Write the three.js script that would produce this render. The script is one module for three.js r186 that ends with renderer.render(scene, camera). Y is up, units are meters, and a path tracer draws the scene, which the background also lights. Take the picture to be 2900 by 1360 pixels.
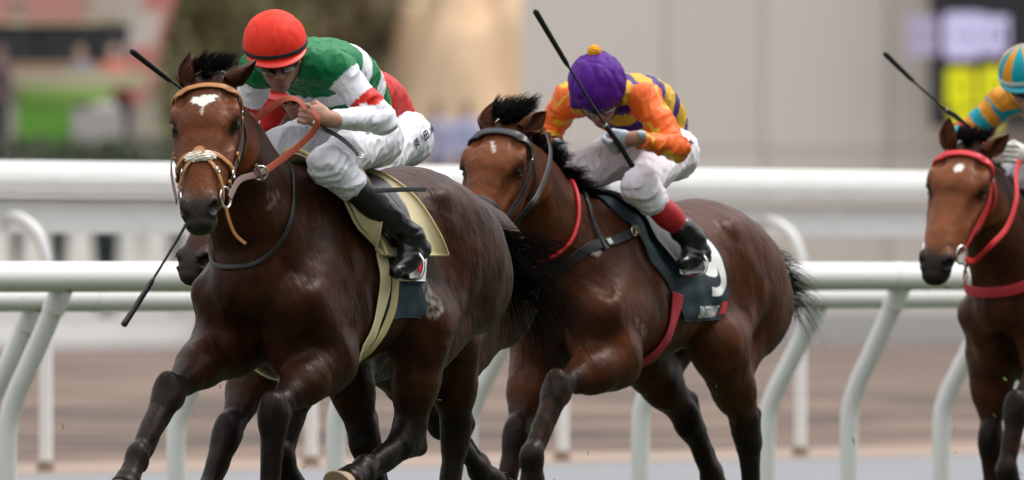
import * as THREE from 'three';
import { mergeGeometries } from 'three/addons/utils/BufferGeometryUtils.js';
import { ImprovedNoise } from 'three/addons/math/ImprovedNoise.js';

// ---------------------------------------------------------------- camera, sky, sun, exposure
// World frame: the horses run towards +X, the inside rail stands at +Z, y is up, metres.
const scene = new THREE.Scene();
const camera = new THREE.PerspectiveCamera(1.7465, 1024 / 480, 1, 1500);
const EYE = new THREE.Vector3(50.62, 1.1, -29.92);            // long lens, kneeling at the outside rail
camera.position.copy(EYE);
camera.lookAt(EYE.x - 0.866025 * 100, 1.1 + 0.2107, EYE.z + 0.5 * 100);
camera.focus = 59.6;
camera.userData.fStop = 5.3;
const renderer = new THREE.WebGLRenderer({ antialias: true });
renderer.toneMapping = THREE.LinearToneMapping;
renderer.toneMappingExposure = 1.3;
renderer.shadowMap.enabled = true;
const SUN = new THREE.Vector3(-0.42, 0.86, -0.30).normalize();
{                                                             // bright overcast sky
  const W = 128, H = 64, a = new Float32Array(W * H * 4);
  for (let j = 0; j < H; j++) for (let i = 0; i < W; i++) {
    const el = ((j + 0.5) / H - 0.5) * Math.PI, az = ((i + 0.5) / W - 0.5) * 2 * Math.PI;
    const d = new THREE.Vector3(Math.cos(el) * Math.cos(az), Math.sin(el), Math.cos(el) * Math.sin(az));
    const up = Math.max(0, Math.sin(el)), s = Math.max(0, d.dot(SUN));
    const L = 0.38 * (1 + 2.6 * up) + 1.1 * Math.pow(s, 5);
    const o = (j * W + i) * 4;
    a[o] = L * 0.99; a[o + 1] = L * 1.0; a[o + 2] = L * 1.03; a[o + 3] = 1;
  }
  const t = new THREE.DataTexture(a, W, H, THREE.RGBAFormat, THREE.FloatType);
  t.mapping = THREE.EquirectangularReflectionMapping; t.magFilter = THREE.LinearFilter; t.needsUpdate = true;
  scene.background = t; scene.environment = t;
}
const sun = new THREE.DirectionalLight(new THREE.Color(1, 0.96, 0.9), 1.5);
sun.position.copy(SUN).multiplyScalar(60); sun.castShadow = true; sun.shadow.radius = 26;
Object.assign(sun.shadow.camera, { left: -12, right: 12, top: 12, bottom: -12, near: 1, far: 140 });
scene.add(sun, sun.target);

// ---------------------------------------------------------------- small helpers
function rng(seed) { let s = seed >>> 0; return () => { s = (s + 0x6D2B79F5) | 0; let t = Math.imul(s ^ (s >>> 15), 1 | s); t = (t + Math.imul(t ^ (t >>> 7), 61 | t)) ^ t; return ((t ^ (t >>> 14)) >>> 0) / 4294967296; }; }
const NZ = new ImprovedNoise();
const noise = (x, y, z) => NZ.noise(x + 31.7, y + 17.3, z + 5.1);
const V = (x, y, z) => new THREE.Vector3(x, y, z);
const add3 = (a, b, s = 1) => [a[0] + b[0] * s, a[1] + b[1] * s, a[2] + b[2] * s];
const sub3 = (a, b) => [a[0] - b[0], a[1] - b[1], a[2] - b[2]];
const dot3 = (a, b) => a[0] * b[0] + a[1] * b[1] + a[2] * b[2];
const len3 = (a) => Math.hypot(a[0], a[1], a[2]);
const nrm3 = (a) => { const l = len3(a) || 1; return [a[0] / l, a[1] / l, a[2] / l]; };
const crs3 = (a, b) => [a[1] * b[2] - a[2] * b[1], a[2] * b[0] - a[0] * b[2], a[0] * b[1] - a[1] * b[0]];
const mix = (a, b, t) => a + (b - a) * t;
const mix3 = (a, b, t) => [mix(a[0], b[0], t), mix(a[1], b[1], t), mix(a[2], b[2], t)];
const clamp = (x, a = 0, b = 1) => Math.min(b, Math.max(a, x));
const sstep = (a, b, x) => { const t = clamp((x - a) / (b - a)); return t * t * (3 - 2 * t); };
const used = new Map();
function numbered(n) { const c = used.get(n) ?? 0; used.set(n, c + 1); return c ? `${n}_${String(c).padStart(3, '0')}` : n; }
function shade(m) { m.castShadow = true; m.receiveShadow = true; return m; }
function thing(name, label, category, at = [0, 0, 0], group) {
  const o = new THREE.Group(); o.name = numbered(name); o.position.set(...at); scene.add(o);
  o.userData = { label, category }; if (group) o.userData.group = group;
  return o;
}
function part(parent, name, geo, mat, label) {
  const m = shade(new THREE.Mesh(geo, mat)); m.name = name; if (label) m.userData.label = label;
  parent.add(m); return m;
}
function solo(name, geo, mat, label, category, at = [0, 0, 0], group) {
  const m = shade(new THREE.Mesh(geo, mat)); m.name = numbered(name); m.position.set(...at); scene.add(m);
  m.userData = { label, category }; if (group) m.userData.group = group; return m;
}
function struct(name, geo, mat, at = [0, 0, 0]) {
  const m = shade(new THREE.Mesh(geo, mat)); m.name = numbered(name); m.position.set(...at); m.userData.kind = 'structure'; scene.add(m); return m;
}
const C = (r, g, b) => new THREE.Color().setRGB(r, g, b);
const std = (r, g, b, rough = 0.6, o = {}) => new THREE.MeshStandardMaterial({ color: C(r, g, b), roughness: rough, ...o });
const phy = (r, g, b, rough = 0.6, o = {}) => new THREE.MeshPhysicalMaterial({ color: C(r, g, b), roughness: rough, ...o });

// ---------------------------------------------------------------- signed distance bodies
const smin = (a, b, k) => { const h = k - Math.abs(a - b); return h > 0 ? Math.min(a, b) - h * h * 0.25 / k : Math.min(a, b); };
function cone(a, ra, b, rb, k = 0.03, flat) {                 // tapered capsule; flat = [axis, scale] squashes it along an axis
  const ab = sub3(b, a), l2 = dot3(ab, ab) || 1e-9, c = mix3(a, b, 0.5);
  const n = flat && nrm3(flat[0]), q = flat && 1 / flat[1] - 1, fs = flat ? Math.min(1, flat[1]) : 1;
  return { c, R: Math.sqrt(l2) / 2 + Math.max(ra, rb) * (flat ? Math.max(1, flat[1]) : 1), k, d(x, y, z) {
    const px = x - a[0], py = y - a[1], pz = z - a[2];
    let t = (px * ab[0] + py * ab[1] + pz * ab[2]) / l2; t = t < 0 ? 0 : t > 1 ? 1 : t;
    let ox = px - ab[0] * t, oy = py - ab[1] * t, oz = pz - ab[2] * t;
    if (n) { const e = (ox * n[0] + oy * n[1] + oz * n[2]) * q; ox += n[0] * e; oy += n[1] * e; oz += n[2] * e; }
    return (Math.sqrt(ox * ox + oy * oy + oz * oz) - (ra + (rb - ra) * t)) * fs;
  } };
}
function ell(c, r, k = 0.03, ax) {                            // ellipsoid, optional axes
  const A = ax ?? [[1, 0, 0], [0, 1, 0], [0, 0, 1]];
  return { c, R: Math.max(...r), k, d(x, y, z) {
    const px = x - c[0], py = y - c[1], pz = z - c[2];
    const u = (px * A[0][0] + py * A[0][1] + pz * A[0][2]) / r[0], v = (px * A[1][0] + py * A[1][1] + pz * A[1][2]) / r[1], w = (px * A[2][0] + py * A[2][1] + pz * A[2][2]) / r[2];
    const k0 = Math.sqrt(u * u + v * v + w * w), k1 = Math.sqrt(u * u / r[0] / r[0] + v * v / r[1] / r[1] + w * w / r[2] / r[2]);
    return k1 < 1e-6 ? -Math.min(...r) : k0 * (k0 - 1) / k1;
  } };
}
const cut = (p) => { p.sub = true; return p; };
function cr(p0, p1, p2, p3, t) { return 0.5 * (2 * p1 + (p2 - p0) * t + (2 * p0 - 5 * p1 + 4 * p2 - p3) * t * t + (3 * p1 - p0 - 3 * p2 + p3) * t * t * t); }
function spline(pts, n) {                                     // Catmull-Rom through points of any dimension, n samples
  const out = [], m = pts.length - 1;
  for (let i = 0; i < n; i++) {
    const s = (i / (n - 1)) * m, j = Math.min(m - 1, Math.floor(s)), t = s - j;
    const g = (q) => pts[clamp(q, 0, m)];
    out.push(pts[0].map((_, a) => cr(g(j - 1)[a], g(j)[a], g(j + 1)[a], g(j + 2)[a], t)));
  }
  return out;
}
// a limb or trunk swept along a line: stations [x,y,z, ux,uy,uz, lx,ly,lz, up radius, down radius, half width, taper]
function sweep(st, k = 0.04, e = 2.2, fine = 22) {
  const S = spline(st, fine), M = S.length - 1;
  let lo = [9, 9, 9], hi = [-9, -9, -9], mr = 0;
  for (const s of S) { for (let a = 0; a < 3; a++) { lo[a] = Math.min(lo[a], s[a]); hi[a] = Math.max(hi[a], s[a]); } mr = Math.max(mr, s[9], s[10], s[11] * (1 + Math.abs(s[12]))); }
  const seg = [];
  for (let i = 0; i < M; i++) { const d = [S[i + 1][0] - S[i][0], S[i + 1][1] - S[i][1], S[i + 1][2] - S[i][2]]; seg.push([d[0], d[1], d[2], dot3(d, d)]); }
  return { c: mix3(lo, hi, 0.5), R: len3(sub3(hi, lo)) / 2 + mr, k, d(x, y, z) {
    let bi = 0, bt = 0, bd = 1e9, c0 = 0, cd = 1e9;
    for (let i = 0; i <= M; i += 4) { const s = S[i], px = x - s[0], py = y - s[1], pz = z - s[2], dd = px * px + py * py + pz * pz; if (dd < cd) { cd = dd; c0 = i; } }
    for (let i = Math.max(0, c0 - 5), e1 = Math.min(M, c0 + 5); i < e1; i++) {
      const s = S[i], g = seg[i], px = x - s[0], py = y - s[1], pz = z - s[2];
      let t = (px * g[0] + py * g[1] + pz * g[2]) / g[3]; t = t < 0 ? 0 : t > 1 ? 1 : t;
      const ox = px - g[0] * t, oy = py - g[1] * t, oz = pz - g[2] * t, dd = ox * ox + oy * oy + oz * oz;
      if (dd < bd) { bd = dd; bi = i; bt = t; }
    }
    const a = S[bi], b = S[bi + 1], m = (q) => a[q] + (b[q] - a[q]) * bt;
    const ox = x - m(0), oy = y - m(1), oz = z - m(2);
    const u = ox * m(3) + oy * m(4) + oz * m(5), l = ox * m(6) + oy * m(7) + oz * m(8);
    const ax2 = Math.max(0, bd - u * u - l * l), hu = u > 0 ? m(9) : m(10), v = u / hu;
    const w = m(11) * Math.max(0.25, 1 - m(12) * clamp(v, -1.2, 1.2));
    let n = e === 2 ? Math.sqrt(v * v + (l / w) * (l / w)) : Math.pow(Math.pow(Math.abs(v), e) + Math.pow(Math.abs(l / w), e), 1 / e);
    const cap = Math.min(hu, m(11));
    n = Math.sqrt(n * n + ax2 / (cap * cap));
    return n < 1e-3 ? -cap : Math.sqrt(bd) * (1 - 1 / n);
  } };
}
const st = (p, up, lat, hu, hd, w, tp = 0) => [...p, ...up, ...lat, hu, hd, w, tp];
function evalAll(prims, x, y, z) {
  let d = 1e3;
  for (const p of prims) {
    const b = Math.hypot(x - p.c[0], y - p.c[1], z - p.c[2]) - p.R;
    if (p.sub) { if (b > p.k + 0.05) continue; d = -smin(-d, p.d(x, y, z), p.k); } else { if (b > d + p.k) continue; d = smin(d, p.d(x, y, z), p.k); }
  }
  return d;
}
const box = (prims, pad = 0.03) => {
  const lo = [1e9, 1e9, 1e9], hi = [-1e9, -1e9, -1e9];
  for (const p of prims) if (!p.sub) for (let a = 0; a < 3; a++) { lo[a] = Math.min(lo[a], p.c[a] - p.R - pad); hi[a] = Math.max(hi[a], p.c[a] + p.R + pad); }
  return [lo, hi];
};
function skin(prims, cell, { color, relief, bounds, uvScale = 1 } = {}) {   // surface nets over blocks near the surface
  const [lo, hi] = bounds ?? box(prims), B = 8;
  const nb = [0, 1, 2].map((a) => Math.ceil((hi[a] - lo[a]) / cell / B) + 1), n = nb.map((q) => q * B + 1);
  const [nx, ny, nz] = n, F = new Float32Array(nx * ny * nz).fill(1), lists = new Array(nb[0] * nb[1] * nb[2]);
  const half = B * cell * 0.5, diag = half * Math.sqrt(3);
  const run = (L, x, y, z) => {
    let d = 1e3;
    for (let i = 0; i < L.length; i++) { const p = L[i], v = p.d(x, y, z); d = p.sub ? -smin(-d, v, p.k) : smin(d, v, p.k); }
    return relief && d < 0.014 && d > -0.014 ? d - relief(x, y, z) : d;
  };
  const id = (i, j, k) => i + nx * (j + ny * k);
  for (let bk = 0; bk < nb[2]; bk++) for (let bj = 0; bj < nb[1]; bj++) for (let bi = 0; bi < nb[0]; bi++) {
    const cx = lo[0] + (bi * B + B / 2) * cell, cy = lo[1] + (bj * B + B / 2) * cell, cz = lo[2] + (bk * B + B / 2) * cell;
    const L = prims.filter((p) => Math.hypot(cx - p.c[0], cy - p.c[1], cz - p.c[2]) - p.R < diag + 0.03 + p.k);
    if (!L.some((p) => !p.sub)) continue;
    const dc = run(L, cx, cy, cz), far = Math.abs(dc) > diag * 1.7 + 0.016;
    if (!far) lists[bi + nb[0] * (bj + nb[1] * bk)] = L;
    for (let o = 0; o < 8; o++) {                               // half blocks
      const i0 = bi * B + (o & 1) * 4, j0 = bj * B + ((o >> 1) & 1) * 4, k0 = bk * B + (o >> 2) * 4;
      const hc = far ? dc : run(L, lo[0] + (i0 + 1.5) * cell, lo[1] + (j0 + 1.5) * cell, lo[2] + (k0 + 1.5) * cell), hf = far || Math.abs(hc) > cell * 4.6 + 0.012;
      for (let k = k0; k < k0 + 4; k++) for (let j = j0; j < j0 + 4; j++) for (let i = i0, q = id(i0, j, k); i < i0 + 4; i++, q++) F[q] = hf ? hc : run(L, lo[0] + i * cell, lo[1] + j * cell, lo[2] + k * cell);
    }
  }
  const cellAt = [0, 0, 0];
  function* near() {                                          // cells of the blocks that the surface can cross
    for (let b = 0; b < lists.length; b++) {
      if (!lists[b]) continue;
      const i0 = (b % nb[0]) * B, j0 = (Math.floor(b / nb[0]) % nb[1]) * B, k0 = Math.floor(b / nb[0] / nb[1]) * B;
      for (let k = k0; k < k0 + B; k++) for (let j = j0; j < j0 + B; j++) for (let i = i0; i < i0 + B; i++) { cellAt[0] = i; cellAt[1] = j; cellAt[2] = k; yield cellAt; }
    }
  }
  const vi = new Int32Array(nx * ny * nz).fill(-1), pos = [], ind = [];
  const E = [[0, 1], [0, 2], [0, 4], [1, 3], [1, 5], [2, 3], [2, 6], [3, 7], [4, 5], [4, 6], [5, 7], [6, 7]], f = new Float32Array(8);
  for (const [i, j, k] of near()) {
    const q = id(i, j, k); let m = 0;
    for (let c = 0; c < 8; c++) { f[c] = F[q + (c & 1) + ((c >> 1) & 1) * nx + (c >> 2) * nx * ny]; if (f[c] < 0) m |= 1 << c; }
    if (m === 0 || m === 255) continue;
    let sx = 0, sy = 0, sz = 0, cnt = 0;
    for (const [a, b] of E) {
      if (((m >> a) & 1) === ((m >> b) & 1)) continue;
      const t = f[a] / (f[a] - f[b]);
      sx += (a & 1) + t * ((b & 1) - (a & 1)); sy += ((a >> 1) & 1) + t * (((b >> 1) & 1) - ((a >> 1) & 1)); sz += (a >> 2) + t * ((b >> 2) - (a >> 2)); cnt++;
    }
    vi[q] = pos.length / 3; pos.push(lo[0] + (i + sx / cnt) * cell, lo[1] + (j + sy / cnt) * cell, lo[2] + (k + sz / cnt) * cell);
  }
  const sx = 1, sy = nx, sz = nx * ny;
  const quad = (a, b, c, d, flip) => { a = vi[a]; b = vi[b]; c = vi[c]; d = vi[d]; if (a < 0 || b < 0 || c < 0 || d < 0) return; flip ? ind.push(a, c, b, a, d, c) : ind.push(a, b, c, a, c, d); };
  for (const [i, j, k] of near()) {
    if (!i || !j || !k || i > nx - 2 || j > ny - 2 || k > nz - 2) continue;
    const q = id(i, j, k), s = F[q] < 0;
    if (s !== F[q + sx] < 0) quad(q - sy - sz, q - sz, q, q - sy, !s);
    if (s !== F[q + sy] < 0) quad(q - sz - sx, q - sx, q, q - sz, !s);
    if (s !== F[q + sz] < 0) quad(q - sx - sy, q - sy, q, q - sx, !s);
  }
  const nv = pos.length / 3, nor = new Float32Array(nv * 3), col = color ? new Float32Array(nv * 3) : null, uv = new Float32Array(nv * 2), e = cell * 0.7;
  for (let v = 0; v < nv; v++) {
    const x = pos[v * 3], y = pos[v * 3 + 1], z = pos[v * 3 + 2];
    const b = [0, 1, 2].map((a) => clamp(Math.floor((pos[v * 3 + a] - lo[a]) / cell / B), 0, nb[a] - 1));
    const L = lists[b[0] + nb[0] * (b[1] + nb[1] * b[2])] ?? prims;
    const g = nrm3([run(L, x + e, y, z) - run(L, x - e, y, z), run(L, x, y + e, z) - run(L, x, y - e, z), run(L, x, y, z + e) - run(L, x, y, z - e)]);
    nor.set(g, v * 3); uv[v * 2] = (x + z * 0.7) * uvScale; uv[v * 2 + 1] = (y + z * 0.3) * uvScale;
    if (col) col.set(color(x, y, z, g), v * 3);
  }
  const g = new THREE.BufferGeometry();
  g.setAttribute('position', new THREE.Float32BufferAttribute(pos, 3)); g.setAttribute('normal', new THREE.BufferAttribute(nor, 3)); g.setAttribute('uv', new THREE.BufferAttribute(uv, 2));
  if (col) g.setAttribute('color', new THREE.BufferAttribute(col, 3));
  g.setIndex(ind);
  return g;
}
const grad = (prims, p, e = 0.006) => nrm3([evalAll(prims, p[0] + e, p[1], p[2]) - evalAll(prims, p[0] - e, p[1], p[2]), evalAll(prims, p[0], p[1] + e, p[2]) - evalAll(prims, p[0], p[1] - e, p[2]), evalAll(prims, p[0], p[1], p[2] + e) - evalAll(prims, p[0], p[1], p[2] - e)]);
function snap(prims, p, off = 0) { for (let i = 0; i < 6; i++) { const g = grad(prims, p), d = evalAll(prims, ...p) - off; p = add3(p, g, -d * 0.9); } return p; }

// ---------------------------------------------------------------- ribbons, tubes, strands
function ribbon(pts, width, thick, { prims, off = 0.002, n = 0, hint = [0, 0, -1], closed = false, lift = 0 } = {}) {   // a leather strap; snapped to a body when prims is given
  let P = spline(pts, n || Math.max(8, pts.length * 6));
  if (prims) P = P.map((p) => snap(prims, p, off));
  if (prims) P = P.map((p, i) => (i && i < P.length - 1 ? mix3(p, mix3(P[i - 1], P[i + 1], 0.5), 0.4) : p));
  const pos = [], ind = [], K = 6, m = P.length;
  for (let i = 0; i < m; i++) {
    const t = nrm3(sub3(P[Math.min(m - 1, i + 1)], P[Math.max(0, i - 1)]));
    let nn = prims ? grad(prims, P[i], 0.012) : typeof hint === 'function' ? hint(i / (m - 1), P[i]) : hint;
    nn = nrm3(add3(nn, t, -dot3(nn, t))); const s = crs3(t, nn), w = (typeof width === 'function' ? width(i / (m - 1)) : width) / 2;
    for (const [a, b] of [[-1, 0], [-0.9, 1], [0.9, 1], [1, 0], [0.85, -0.6], [-0.85, -0.6]]) pos.push(...add3(add3(P[i], s, a * w), nn, b * thick * 0.5 + lift));
  }
  for (let i = 0; i < m - 1; i++) for (let j = 0; j < K; j++) { const a = i * K + j, b = i * K + (j + 1) % K; ind.push(a, b, a + K, b, b + K, a + K); }
  for (const e of [0, (m - 1) * K]) for (let j = 1; j < K - 1; j++) e ? ind.push(e, e + j, e + j + 1) : ind.push(e, e + j + 1, e + j);
  const g = new THREE.BufferGeometry(); g.setAttribute('position', new THREE.Float32BufferAttribute(pos, 3)); g.setIndex(ind); g.computeVertexNormals();
  g.setAttribute('uv', new THREE.BufferAttribute(new Float32Array(pos.length / 3 * 2), 2));
  return g;
}
function tube(pts, r, { n = 0, sides = 8, closed = false } = {}) {
  const c = new THREE.CatmullRomCurve3(pts.map((p) => V(...p)), closed);
  const g = new THREE.TubeGeometry(c, n || pts.length * 6, typeof r === 'function' ? 1 : r, sides, closed);
  if (typeof r === 'function') {
    const N = n || pts.length * 6, p = g.attributes.position, q = V(0, 0, 0);
    for (let i = 0; i <= N; i++) { c.getPointAt(i / N, q); for (let j = 0; j <= sides; j++) { const k = i * (sides + 1) + j, R = r(i / N); p.setXYZ(k, q.x + (p.getX(k) - q.x) * R, q.y + (p.getY(k) - q.y) * R, q.z + (p.getZ(k) - q.z) * R); } }
    g.computeVertexNormals();
  }
  return g;
}
function strands(list, sides = 3) {                           // hair: list of [points, root radius]
  const pos = [], nor = [], ind = [];
  for (const [pts, r0] of list) {
    const b0 = pos.length / 3, m = pts.length;
    for (let i = 0; i < m; i++) {
      const t = nrm3(sub3(pts[Math.min(m - 1, i + 1)], pts[Math.max(0, i - 1)]));
      let s = crs3(t, [0.3, 0.2, 0.93]); if (len3(s) < 0.1) s = crs3(t, [1, 0, 0]); s = nrm3(s); const n = crs3(t, s), r = r0 * (1 - 0.85 * Math.pow(i / (m - 1), 1.6));
      for (let j = 0; j < sides; j++) { const a = (j / sides) * 2 * Math.PI, q = add3([s[0] * Math.cos(a), s[1] * Math.cos(a), s[2] * Math.cos(a)], n, Math.sin(a)); pos.push(...add3(pts[i], q, r)); nor.push(...q); }
    }
    for (let i = 0; i < m - 1; i++) for (let j = 0; j < sides; j++) { const a = b0 + i * sides + j, b = b0 + i * sides + (j + 1) % sides; ind.push(a, a + sides, b, b, a + sides, b + sides); }
  }
  const g = new THREE.BufferGeometry(); g.setAttribute('position', new THREE.Float32BufferAttribute(pos, 3)); g.setAttribute('normal', new THREE.Float32BufferAttribute(nor, 3));
  g.setAttribute('uv', new THREE.BufferAttribute(new Float32Array(pos.length / 3 * 2), 2)); g.setIndex(ind); return g;
}
const ring = (c, r, tubeR, axis, sx = 1) => { const g = new THREE.TorusGeometry(r, tubeR, 8, 24); g.scale(sx, 1, 1); g.lookAt(V(...axis)); g.translate(...c); return g; };
const merge = (gs) => mergeGeometries(gs.map((g) => { const q = g.index ? g.toNonIndexed() : g; for (const k of Object.keys(q.attributes)) if (!['position', 'normal', 'uv'].includes(k)) q.deleteAttribute(k); return q; }));

const skinMat2 = new THREE.MeshStandardMaterial({ vertexColors: true, roughness: 0.7 });
// ---------------------------------------------------------------- the setting: turf, path, dirt track, rails, far side
const spot = (right, far, y = 0) => [EYE.x - 0.5 * right - 0.866025 * far, y, EYE.z - 0.866025 * right + 0.5 * far];   // metres across and away from the photographer's stand
function tex(W, H, fn, rep = [1, 1], srgb = true) {
  const a = new Uint8Array(W * H * 4);
  for (let j = 0; j < H; j++) for (let i = 0; i < W; i++) { const c = fn(i / W, j / H, i, j), o = (j * W + i) * 4; for (let q = 0; q < 3; q++) { const v = clamp(c[q]); a[o + q] = 255 * (srgb ? (v <= 0.0031308 ? v * 12.92 : 1.055 * Math.pow(v, 1 / 2.4) - 0.055) : v); } a[o + 3] = 255; }
  const t = new THREE.DataTexture(a, W, H); t.wrapS = t.wrapT = THREE.RepeatWrapping; t.magFilter = THREE.LinearFilter; t.minFilter = THREE.LinearMipmapLinearFilter; t.generateMipmaps = true; t.repeat.set(...rep); if (srgb) t.colorSpace = THREE.SRGBColorSpace; t.needsUpdate = true; return t;
}
const tile = (fn) => (u, v) => { const b = (x, y) => fn(x, y), s = sstep(0, 1, u), q = sstep(0, 1, v); return mix(mix(b(u, v), b(u - 1, v), s), mix(b(u, v - 1), b(u - 1, v - 1), s), q); };
function strip(z0, z1, y, mat, name, x0 = -420, x1 = 120) { const g = new THREE.PlaneGeometry(x1 - x0, z1 - z0, 1, 1); g.rotateX(-Math.PI / 2); const uv = g.attributes.uv; for (let i = 0; i < uv.count; i++) uv.setXY(i, uv.getX(i) * (x1 - x0), uv.getY(i) * (z1 - z0)); return struct(name, g, mat, [(x0 + x1) / 2, y, (z0 + z1) / 2]); }
{
  const n1 = tile((u, v) => noise(u * 6, v * 6, 1)), n2 = tile((u, v) => noise(u * 40, v * 40, 2));
  const grass = std(1, 1, 1, 0.95, { map: tex(512, 512, (u, v) => { const q = 0.5 + 0.35 * n1(u, v) + 0.5 * n2(u, v) * 0.6; return [0.025 + 0.021 * q, 0.036 + 0.029 * q, 0.015 + 0.011 * q]; }, [0.4, 0.4]) });
  const g = new THREE.PlaneGeometry(1600, 1600); g.rotateX(-Math.PI / 2); const uv = g.attributes.uv; for (let i = 0; i < uv.count; i++) uv.setXY(i, uv.getX(i) * 1600, uv.getY(i) * 1600);
  struct('turf', g, grass, [-200, 0, 0]);
  const path = std(1, 1, 1, 0.85, { map: tex(256, 256, (u, v) => { const q = 0.5 + 0.3 * n1(u, v) + 0.4 * n2(u, v); return [0.15 + 0.08 * q, 0.152 + 0.08 * q, 0.162 + 0.08 * q]; }, [0.5, 0.5]) });
  strip(9.2, 15.1, 0.004, path, 'service_path');
  const sand = std(1, 1, 1, 0.95, { map: tex(256, 256, (u, v) => { const q = 0.5 + 0.4 * n1(u, v) + 0.4 * n2(u, v); return [0.24 + 0.09 * q, 0.175 + 0.065 * q, 0.135 + 0.05 * q]; }, [0.4, 0.4]) });
  strip(15.1, 17.9, 0.006, sand, 'sand_verge');
  const l0 = tile((u, v) => noise(u * 5, v * 7, 15)), l1 = tile((u, v) => noise(u * 9, v * 18, 5)), l2 = tile((u, v) => noise(u * 22, v * 60, 7)), l3 = tile((u, v) => noise(u * 26, v * 30, 9));
  const dirt = std(1, 1, 1, 0.95, { map: tex(512, 1024, (u, v) => { const q = clamp(0.5 + 1.3 * l0(u, v) + 1.6 * l1(u, v) + 1.2 * l2(u, v) + 0.9 * l3(u, v)); return mix3([0.040, 0.026, 0.019], [0.180, 0.115, 0.082], q); }, [0.03, 0.022]), bumpMap: tex(256, 512, (u, v) => { const q = 0.5 + 0.35 * l2(u, v) + 0.25 * l3(u, v); return [q, q, q]; }, [0.06, 0.045], false), bumpScale: 0.03 });
  strip(17.9, 84, 0.008, dirt, 'dirt_track');
  const damp = std(1, 1, 1, 0.95, { map: tex(256, 256, (u, v) => { const q = 0.5 + 0.4 * n1(u, v) + 0.3 * n2(u, v); return [0.085 + 0.035 * q, 0.062 + 0.028 * q, 0.060 + 0.026 * q]; }, [0.1, 0.1]) });
  strip(84, 93.5, 0.010, damp, 'track_verge');
}
const railWhite = (() => {                                    // white paint with mud specks and faint stains
  const r = rng(404), spots = Array.from({ length: 130 }, () => [r(), r(), 0.0012 + 0.0045 * r() * r(), r()]), n1 = tile((u, v) => noise(u * 9, v * 4, 21)), n2 = tile((u, v) => noise(u * 60, v * 30, 22));
  const t = tex(512, 512, (u, v) => { let m = 1 - 0.10 * clamp(0.2 + n1(u, v)) - 0.05 * clamp(n2(u, v)), sp = 0; for (const [a, b, q, d] of spots) { const dx = Math.abs(u - a), dy = Math.abs(v - b); if (dx < q && dy < q && dx * dx + dy * dy < q * q) sp = Math.max(sp, 0.5 + 0.4 * d); } return mix3([0.80 * m, 0.795 * m, 0.77 * m], [0.16, 0.13, 0.08], sp); }, [1, 1]);
  return phy(1, 1, 1, 0.33, { specularIntensity: 0.6, map: t });
})();
const ivory = phy(0.74, 0.72, 0.66, 0.5);
function runningRail(z, h, r, posts, over, label, cat, postR, bandY) {
  const t = thing('running_rail', label, cat, [0, 0, z], 'white rails along the course');
  for (let k = 0; k < 24; k++) { const L = 5.7, g = new THREE.CylinderGeometry(r, r, L - 0.004, 40, 1); g.rotateZ(Math.PI / 2); g.translate(18 - (k + 0.5) * L, h, 0); part(t, 'rail', g, railWhite); const c = new THREE.CylinderGeometry(r * 1.025, r * 1.025, 0.14, 40, 1, true); c.rotateZ(Math.PI / 2); c.translate(18 - (k + 1) * L, h, 0); part(t, 'joint_collar', c, railWhite); }
  for (const x of posts) {
    const g = tube([[x, -0.1, over], [x, 0.15, over], [x, h * 0.32, over], [x, h * 0.42, over * 0.97], [x, h * 0.52, over * 0.84], [x, h * 0.66, over * 0.57], [x, h * 0.80, over * 0.30], [x, h - r * 0.8, 0.01]], postR, { n: 40, sides: 20 });
    const p = part(t, 'post', g, railWhite);
    part(p, 'sleeve', tube([[x, h * 0.86, over * 0.185], [x, h - r * 0.7, 0.005]], postR * 1.13, { n: 3, sides: 20 }), railWhite);
  }
  return t;
}
const A0 = spot(-2.24, 69)[0];
runningRail(6.52, 1.083, 0.068, [-2.3, 0.52, 3.37, 6.2, 8.25, 9.9, 12.9, 15.8].map((s) => A0 - s), 0.29, 'nearest white tubular running rail beside the racing turf', 'rail', 0.045);
runningRail(7.55, 0.985, 0.06, [-0.9, 1.95, 3.66, 6.35, 9.28, 11.09, 13.9, 16.7].map((s) => A0 - s), 0.29, 'lower white tubular rail standing directly behind the nearest rail', 'rail', 0.045);
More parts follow.
